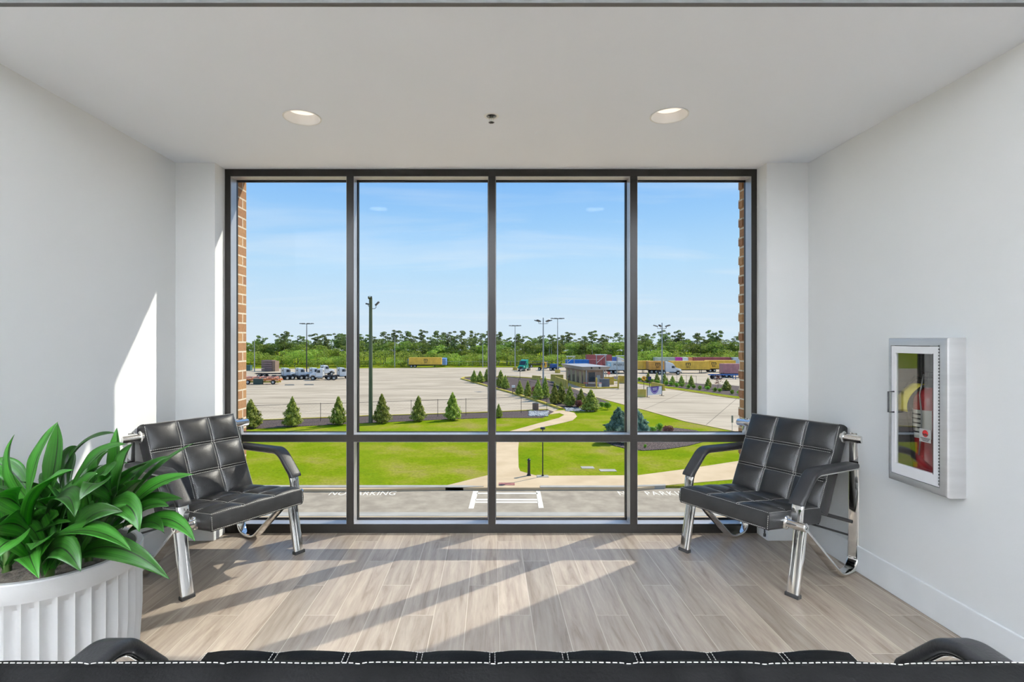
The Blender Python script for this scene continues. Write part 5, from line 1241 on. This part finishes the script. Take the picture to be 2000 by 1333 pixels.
yellow_c = cmat('yellow', (0.62, 0.38, 0.05)); orange_c = cmat('ochre', (0.55, 0.27, 0.05)); red_c = cmat('dark_red', (0.27, 0.07, 0.07)); pink_c = cmat('faded_red', (0.36, 0.16, 0.16)); grey_c = cmat('grey', (0.38, 0.42, 0.43)); grgreen_c = cmat('pale_green_grey', (0.36, 0.40, 0.33)); blue_c = cmat('blue', (0.01, 0.12, 0.40)); mag_c = cmat('magenta', (0.45, 0.04, 0.30)); white_c = cmat('white', (0.60, 0.60, 0.58)); slate_c = cmat('slate_blue', (0.12, 0.20, 0.50)); lilac_c = cmat('orange', (0.60, 0.24, 0.10))
c = gxy(831, 718.2); container_trailer('yellow shipping container trailer parked alone before the forest', c, math.radians(1), 12.2, yellow_c, ('m', 0.02), axle=-1)
blue_bright = cmat('mid_blue', (0.14, 0.26, 0.60))
c = gxy(804.5, 716.2); container_trailer('blue container showing left of the lone yellow trailer', c, math.radians(90), 6.1, blue_bright, rig=False, z0=0.5)
c = gxy(866, 716.2); container_trailer('blue container showing right of the lone yellow trailer', c, math.radians(90), 6.1, blue_bright, rig=False, z0=0.7)
cl = [
 ('plain yellow container trailer right of the bronze mullion', 1244, 728.5, 0, 9.0, yellow_c, None),
 ('ochre container trailer coupled behind the white sleeper truck', 1281, 729.5, 0, 5.2, orange_c, ('m', 0.05)),
 ('long yellow container trailer in front of the white sleeper truck', 1346, 729, 0, 12.2, yellow_c, ('m', -0.06)),
 ('yellow container trailer partly behind the faded red one', 1406, 727, 0, 9.0, yellow_c, ('m', -0.27)),
 ('faded red container trailer, nearest of the row at the brick edge', 1452, 737.5, 0, 12.2, pink_c, None),
 ('grey container trailer with black lettering right of the gatehouse', 1205, 730, 0, 6.1, grey_c, ('MAERSK', 0.0)),
 ('blue container behind the roof of the gatehouse', 1127, 725, 0, 7.5, blue_c, None),
 ('dark red container beside the blue one behind the gatehouse roof', 1160, 724.5, 0, 5.5, red_c, None),
 ('dark red container standing tallest behind the gate gantry', 1169, 718, 0, 9.5, red_c, None),
 ('dark blue container behind the grey one', 1196, 716.5, 0, 3.6, slate_c, None),
 ('pale green-grey container in the back row above the white sleeper truck', 1297, 717.5, 0, 7.6, grgreen_c, None),
 ('magenta container in the back row', 1323.5, 717.5, 0, 2.6, mag_c, None),
 ('white container in the back row right of the magenta one', 1336.5, 717.5, 0, 2.2, white_c, None),
 ('orange container in the back row', 1346, 717.5, 0, 1.6, lilac_c, None),
 ('long dark red container in the back row, nearer the orange one', 1372, 717.5, 0, 6.6, red_c, None),
 ('long dark red container in the back row, nearer the brick edge', 1407, 717.5, 0, 7.0, red_c, None),
 ('pale grey container in the back row at the brick edge', 1446, 717.8, 0, 6.6, grey_c, None)]
for lab, px, py, rz, L_m, m, lg in cl:
    hh = 2.6
    container_trailer(lab, gxy(px, py), math.radians(rz), L_m, m, lg, legs=L_m > 6, H=2.6 if 'tallest' not in lab else 3.6)
# flatbeds and stacks
c = gxy(508, 750.5); t = thing('chassis_stack', 'stack of orange and yellow trailer chassis on the yard by the brick edge', 'trailer', c)
for k, (cm, dx_) in enumerate(((barrier_m, 0), (cmat('rust_orange', (0.50, 0.17, 0.06)), 0.4), (cmat('rust_pink', (0.45, 0.22, 0.16)), -0.5))):
    a = MB()
    for y in (-0.6, 0.6): a.box((-4.6+dx_, y-0.12, 0.35+0.5*k), (4.6+dx_, y+0.12, 0.68+0.5*k))
    for j in range(6): a.box((-4.4+dx_+1.7*j, -1.1, 0.45+0.5*k), (-4.15+dx_+1.7*j, 1.1, 0.72+0.5*k))
    a.obj('chassis_frame', cm, t)
a = MB(); a.rbox((-0.9, -1.6, 0.0), (1.2, -1.0, 1.3), 0.05); a.obj('landing_gear', pm('dark_green_steel', (0.03, 0.06, 0.05)), t)
for x in (-3.6, -2.4, 3.4):
    T_, R_ = MB(), MB(); wheel(T_, R_, x, -0.9, 0.48, 0.4); o = T_.obj('wheel', tyre_m, t); R_.obj('wheel_rim', rim_m, o)
c = gxy(545, 738.5); t = thing('flatbed_trailer', 'empty dark trailer chassis behind the leftmost white truck', 'trailer', c); chassis_rig(t, 12.0, z=1.3)
c = gxy(1049, 718); t = thing('flatbed_trailer', 'dark empty trailer chassis before the far fence right of the green truck', 'trailer', c); chassis_rig(t, 9.0, z=1.4)
c = gxy(1084, 724); t = thing('blue_trailer', 'small blue trailer beside the yellow yard tractor', 'trailer', c, math.radians(35)); chassis_rig(t, 4.0, blue_p, z=1.2); a = MB(); a.rbox((-1.6, -0.9, 1.2), (0.6, 0.9, 2.2), 0.05); a.obj('winch_box', blue_p, t)
c = gxy(1420, 741); t = thing('blue_chassis', 'blue empty trailer chassis in front of the faded red container', 'trailer', c); chassis_rig(t, 9.0, blue_p, z=1.3)
c = gxy(1168, 729); t = thing('trailer_stack', 'dark red stacked trailer chassis behind the gate gantry', 'trailer', c)
for k in range(3):
    a = MB(); 
    for y in (-0.6, 0.6): a.box((-4.0, y-0.12, 0.5+0.8*k), (4.0, y+0.12, 0.85+0.8*k))
    for j in range(8): a.box((-3.9+1.1*j, -1.1, 0.45+0.8*k), (-3.75+1.1*j, 1.1, 0.8+0.8*k))
    a.obj('chassis_frame', red_c, t)
c = gxy(525, 725.5); t = thing('crate_stack', 'brown stack of slatted bins before the forest', 'stack', c, math.radians(-10))
a = MB()
for k in range(5): a.box((-1.9, -1.2, 0.15+k*0.72), (1.9, 1.2, 0.75+k*0.72))
a.obj('bins', cmat('brown', (0.17, 0.11, 0.10)), t)
a = MB(); a.box((1.95, -1.15, 0.0), (3.0, 1.15, 3.4)); a.obj('end_frame', brown_wood, t)
c = gxy(484, 724.5); t = MB(); t.rbox((-1.2, -0.8, 0), (1.2, 0.8, 1.7), 0.05); t.box((-1.25, -0.85, 1.7), (1.25, 0.85, 1.85)); o = t.obj('dumpster', cmat('dark_green', (0.04, 0.09, 0.08)), loc=c); tag(o, 'dark green dumpster at the forest edge by the brick jamb', 'dumpster')
for k, px in enumerate((566, 604)):
    c = gxy(px, 752.5 if k else 753); a = MB(); a.prof([(-1.1, 0), (-1.1, 0.1), (-1.0, 0.22), (1.0, 0.22), (1.1, 0.1), (1.1, 0)], -0.12, 0.12); o = a.obj('wheel_stop', kerb_m, loc=c); tag(o, 'pale concrete wheel stop on the yard, %s the two' % ('left of' if k == 0 else 'right of'), 'wheel stop', 'wheel stops on the yard')

# ------------------------------------------------------------------ gatehouse and its fittings
B0 = G(1141.5, 755); ang = math.radians(9)
gh = thing('gatehouse', 'small brown gatehouse with a flat grey roof and tall windows', 'building', B0, ang)
FWd, SD, HH = 4.4, 13.6, 3.55       # front width, side depth, wall height; front-left corner at the origin
gh_wall = pm('gatehouse_wall', (0.30, 0.20, 0.15), (0.38, 0.27, 0.20), rough=0.8, scale=1); gh_tan = pm('gatehouse_tan', (0.42, 0.35, 0.20), rough=0.8)
gh_roof = pm('gatehouse_roof', (0.36, 0.34, 0.34), (0.42, 0.40, 0.40), rough=0.5, metal=0.2)
a = MB(); a.box((0, 0, 0), (FWd, SD, HH)); a.obj('wall', gh_wall, gh)
a = MB()
rr_ = [[(-0.5, -0.7, HH), (FWd+0.7, -0.7, HH), (FWd+0.7, SD+0.5, HH), (-0.5, SD+0.5, HH)], [(-1.0, -1.3, HH+0.80), (FWd+1.2, -1.3, HH+0.80), (FWd+1.2, SD+1.0, HH+0.80), (-1.0, SD+1.0, HH+0.80)]]
A, B = a.verts(rr_[0]), a.verts(rr_[1])
for i in range(4): a.bm.faces.new((A[i], A[(i+1)%4], B[(i+1)%4], B[i]))
a.bm.faces.new(A); a.bm.faces.new(B); a.obj('roof', gh_roof, gh)
a = MB()
for x in (1.2, 3.0): a.cyl((x, -1.15, HH+0.5), (x, -1.35, HH+0.5), 0.16, n=12)
a.obj('roof_vent', black_m, gh)
a = MB()
for y in (1.4, 4.6, 7.8, 11.0): a.box((-0.06, y+0.9, 0.2), (0.02, y+1.9, HH-0.4))
a.box((-0.08, 0.0, 0), (0.1, 0.5, HH)); a.obj('wall_panel', gh_tan, gh)
for y in (0.8, 3.6, 4.4, 6.8, 7.6, 10.0, 10.8):
    a = MB(); a.box((-0.05, y, 0.5), (0.03, y+0.45, HH-0.7)); o = a.obj('window', winglass, gh)
a = MB(); a.box((0.9, -0.05, 1.0), (2.4, 0.03, HH-0.5)); a.obj('window', winglass, gh)
a = MB(); a.box((2.75, -0.05, 0.1), (3.6, 0.03, 2.4)); a.obj('door', galv_m, gh)
for x in (0.25, 4.2): a = MB(); a.box((x-0.1, -0.6, 0), (x+0.1, -0.4, HH)); a.obj('porch_post', galv_m, gh)
a = MB(); a.box((-0.6, -1.2, 0), (-0.25, SD, 0.55)); a.obj('bollard_wall', barrier_m, gh)
kerb('kerb_gatehouse', [(1100, 744), (1123, 752), (1141, 758.5), (1166, 760), (1206, 758.5)], 0.5, 0.3)

def barrier(px0, py0, px1, py1, h, label, w=0.6):
    p, q = G(px0, py0), G(px1, py1); d = (q-p); L_m = d.length
    a = MB(); prof_ = [(-w/2, 0), (-w/2, 0.12), (-w*0.28, 0.35), (-w*0.2, h), (w*0.2, h), (w*0.28, 0.35), (w/2, 0.12), (w/2, 0)]
    A = a.verts([(0, x, z) for x, z in prof_]); B = a.verts([(L_m, x, z) for x, z in prof_])
    for i in range(8): a.bm.faces.new((A[i], A[(i+1)%8], B[(i+1)%8], B[i]))
    a.bm.faces.new(A[::-1]); a.bm.faces.new(B)
    o = a.obj('concrete_barrier', barrier_m, loc=p, rz=math.atan2(d.y, d.x)); return tag(o, label, 'barrier', 'yellow concrete barriers around the gate')
barrier(1236, 775, 1262, 776, 1.35, 'yellow concrete barrier at the mullion, left of the banner', 0.9)
barrier(1273, 758, 1297, 763.5, 1.25, 'yellow concrete barrier behind the banner')
barrier(1175, 751, 1199, 751.5, 1.7, 'yellow concrete barrier beside the dark box at the gate')
barrier(1208, 748, 1224, 749.5, 1.7, 'yellow concrete barrier right of the second yellow post')
barrier(1085, 752, 1108, 761, 1.9, 'yellow concrete barrier nearest the island in front of the gatehouse')
barrier(1076, 745, 1100, 746, 1.7, 'yellow concrete barrier left of the gatehouse')
barrier(1040, 742, 1056, 743.5, 1.1, 'low yellow barrier across the island beyond the evergreens')
for px, base, top, lab in ((1165, 760, 739, 'thick yellow steel post at the gatehouse corner'), (1207.5, 759.5, 739, 'thick yellow steel post right of the dark box'), ):
    c = G(px, base); a = MB(); a.cyl((0, 0, 0), (0, 0, (base-top)/F*c.y), 0.16, n=14); a.lathe([(0.16, 0), (0.12, 0.08), (0, 0.12)], 14, centre=(0, 0, (base-top)/F*c.y)); o = a.obj('steel_post', barrier_m, loc=c, smooth=40); tag(o, lab, 'post', 'yellow steel posts at the gate')
c = G(1181, 757); a = MB(); a.rbox((-1.0, -0.5, 0.05), (0.95, 0.5, 1.75), 0.05); a.box((-1.05, -0.55, 1.72), (1.0, 0.55, 1.8)); o = a.obj('equipment_box', cmat('slate', (0.09, 0.10, 0.12)), loc=c); tag(o, 'dark slate equipment box beside the gate', 'equipment box')
c = G(1172, 758); t = thing('gate_arm', 'red and white barrier arm on a white cabinet before the gatehouse', 'gate barrier', c)
a = MB(); a.rbox((-0.28, -0.25, 0), (0.28, 0.25, 1.1), 0.04); a.obj('arm_cabinet', truck_white, t)
a = MB(); a.box((-3.6, -0.36, 0.98), (0.3, -0.28, 1.1)); a.obj('arm', pm('red_white_arm', (0.55, 0.08, 0.07), (0.72, 0.70, 0.68), scale=1.2, contrast=(0.49, 0.51)), t)
def gantry(px0, px1, base, top, label, brace=True):
    p, q = G(px0, base), G(px1, base); H = (base-top)/F*p.y; W_ = q.x-p.x
    t = thing('gantry_frame', label, 'gantry', p, group='pale steel gantry frames over the gate lanes')
    for x in (0, W_): a = MB(); a.box((x-0.08, -0.08, 0), (x+0.08, 0.08, H)); a.obj('upright', galv_m, t)
    a = MB(); a.box((-0.3, -0.1, H-0.02), (W_+0.3, 0.1, H+0.18)); a.obj('top_beam', truck_white, t)
    if brace:
        a = MB(); a.tube([(0.1, 0, H*0.72), (W_-0.1, 0, H-0.1)], 0.06, 6); a.obj('brace', truck_white, t)
gantry(1165, 1183, 748, 694, 'largest pale steel gantry frame, right of the gatehouse roof'); gantry(1108, 1121.5, 738, 697, 'pale steel gantry frame behind the left end of the gatehouse'); gantry(1205, 1220, 745, 696, 'pale steel gantry frame in front of the grey container', False)
# signs
def disc_sign(px, base, top, label, col, shape='disc', r=0.42):
    c = G(px, base, 0.05); H = (base-top)/F*c.y; t = thing('road_sign', label, 'sign', c)
    a = MB(); a.cyl((0, 0, 0), (0, 0, H), 0.05, n=8); a.obj('post', black_m, t)
    a = MB()
    if shape == 'disc': a.cyl((0, -0.06, H-r), (0, -0.09, H-r), r, n=24)
    elif shape == 'oct': a.cyl((0, -0.06, H-r), (0, -0.09, H-r), r, n=8)
    else: a.rbox((-r*0.7, -0.09, H-r*1.5), (r*0.7, -0.06, H), 0.01)
    o = a.obj('sign_plate', col, t); return t, H
orange_s = pm('orange_sign', (0.85, 0.40, 0.03)); pinkred = pm('red_sign', (0.62, 0.14, 0.10))
t, H = disc_sign(1257.5, 764, 735, 'round orange sign with a dark arrow on a black post behind the barrier', orange_s, r=0.45)
a = MB(); q = MB(); q.poly([(-0.06, -0.25), (0.06, -0.25), (0.06, 0.02), (0.2, 0.0), (0.0, 0.28), (-0.2, 0.0), (-0.06, 0.02)], 0, 0.01); a.merge(q, Matrix.Translation((0, -0.092, H-0.45)) @ Matrix.Rotation(PI/2, 4, 'X') @ Matrix.Rotation(0.5, 4, 'Z')); a.obj('sign_arrow', black_m, t)
disc_sign(1268.5, 759, 736, 'black post with a small dark blue plate behind the banner', pm('navy_sign', (0.02, 0.03, 0.12)), 'plate', 0.5)
disc_sign(1189, 743, 726, 'pale red round sign among the shrubs beyond the gate', pinkred, 'oct', 0.42)
disc_sign(1110, 750, 735, 'black sign post in front of the gatehouse side wall', black_m, 'plate', 0.25)
disc_sign(1015.5, 742, 720, 'black post standing behind the island in front of the green truck', black_m, 'plate', 0.2)
c = G(1178.5, 750, 0); 
# banner on a frame
p = G(1264, 776.5); q = G(1292.5, 773.5); d = q-p; W_ = d.length; c = p
t = thing('banner', 'white banner with a purple half-round emblem on a black frame before the barrier', 'banner', c, math.atan2(d.y, d.x)); H = 1.78
a = MB()
for x in (0, W_): a.box((x-0.05, -0.05, 0), (x+0.05, 0.05, H+0.05)); a.box((x-0.05, -0.5, 0), (x+0.05, 0.5, 0.06))
a.box((0, -0.04, H-0.02), (W_, 0.04, H+0.05)); a.obj('frame', black_m, t)
a = MB(); a.box((0.05, -0.03, 0.30), (W_-0.05, -0.01, H)); sh_ = a.obj('banner_sheet', truck_white, t)
purple = pm('purple_print', (0.10, 0.05, 0.30)); lil = pm('lilac_print', (0.38, 0.32, 0.62))
def half(r, y, m, z=H):
    a = MB(); pts = [(W_/2+r*math.cos(PI+PI*k/24), z+r*1.0*math.sin(PI+PI*k/24)) for k in range(25)]; q = MB(); q.poly(pts, 0, 0.004); a.merge(q, Matrix.Translation((0, y, 0)) @ Matrix.Rotation(PI/2, 4, 'X')); return a.obj('emblem', m, sh_)
half(1.30, -0.031, purple); half(1.20, -0.036, lil); half(1.06, -0.041, purple)
a = MB(); rnd = random.Random(5)
for zz, x0_, x1_ in ((H-0.30, -0.62, 0.62), (H-0.58, -0.6, 0.58)):
    x = x0_
    while x < x1_: w = rnd.uniform(0.09, 0.16); a.box((W_/2+x, -0.049, zz-0.07), (W_/2+x+w, -0.046, zz+0.07)); x += w+0.05
a.obj('emblem_print', truck_white, sh_)
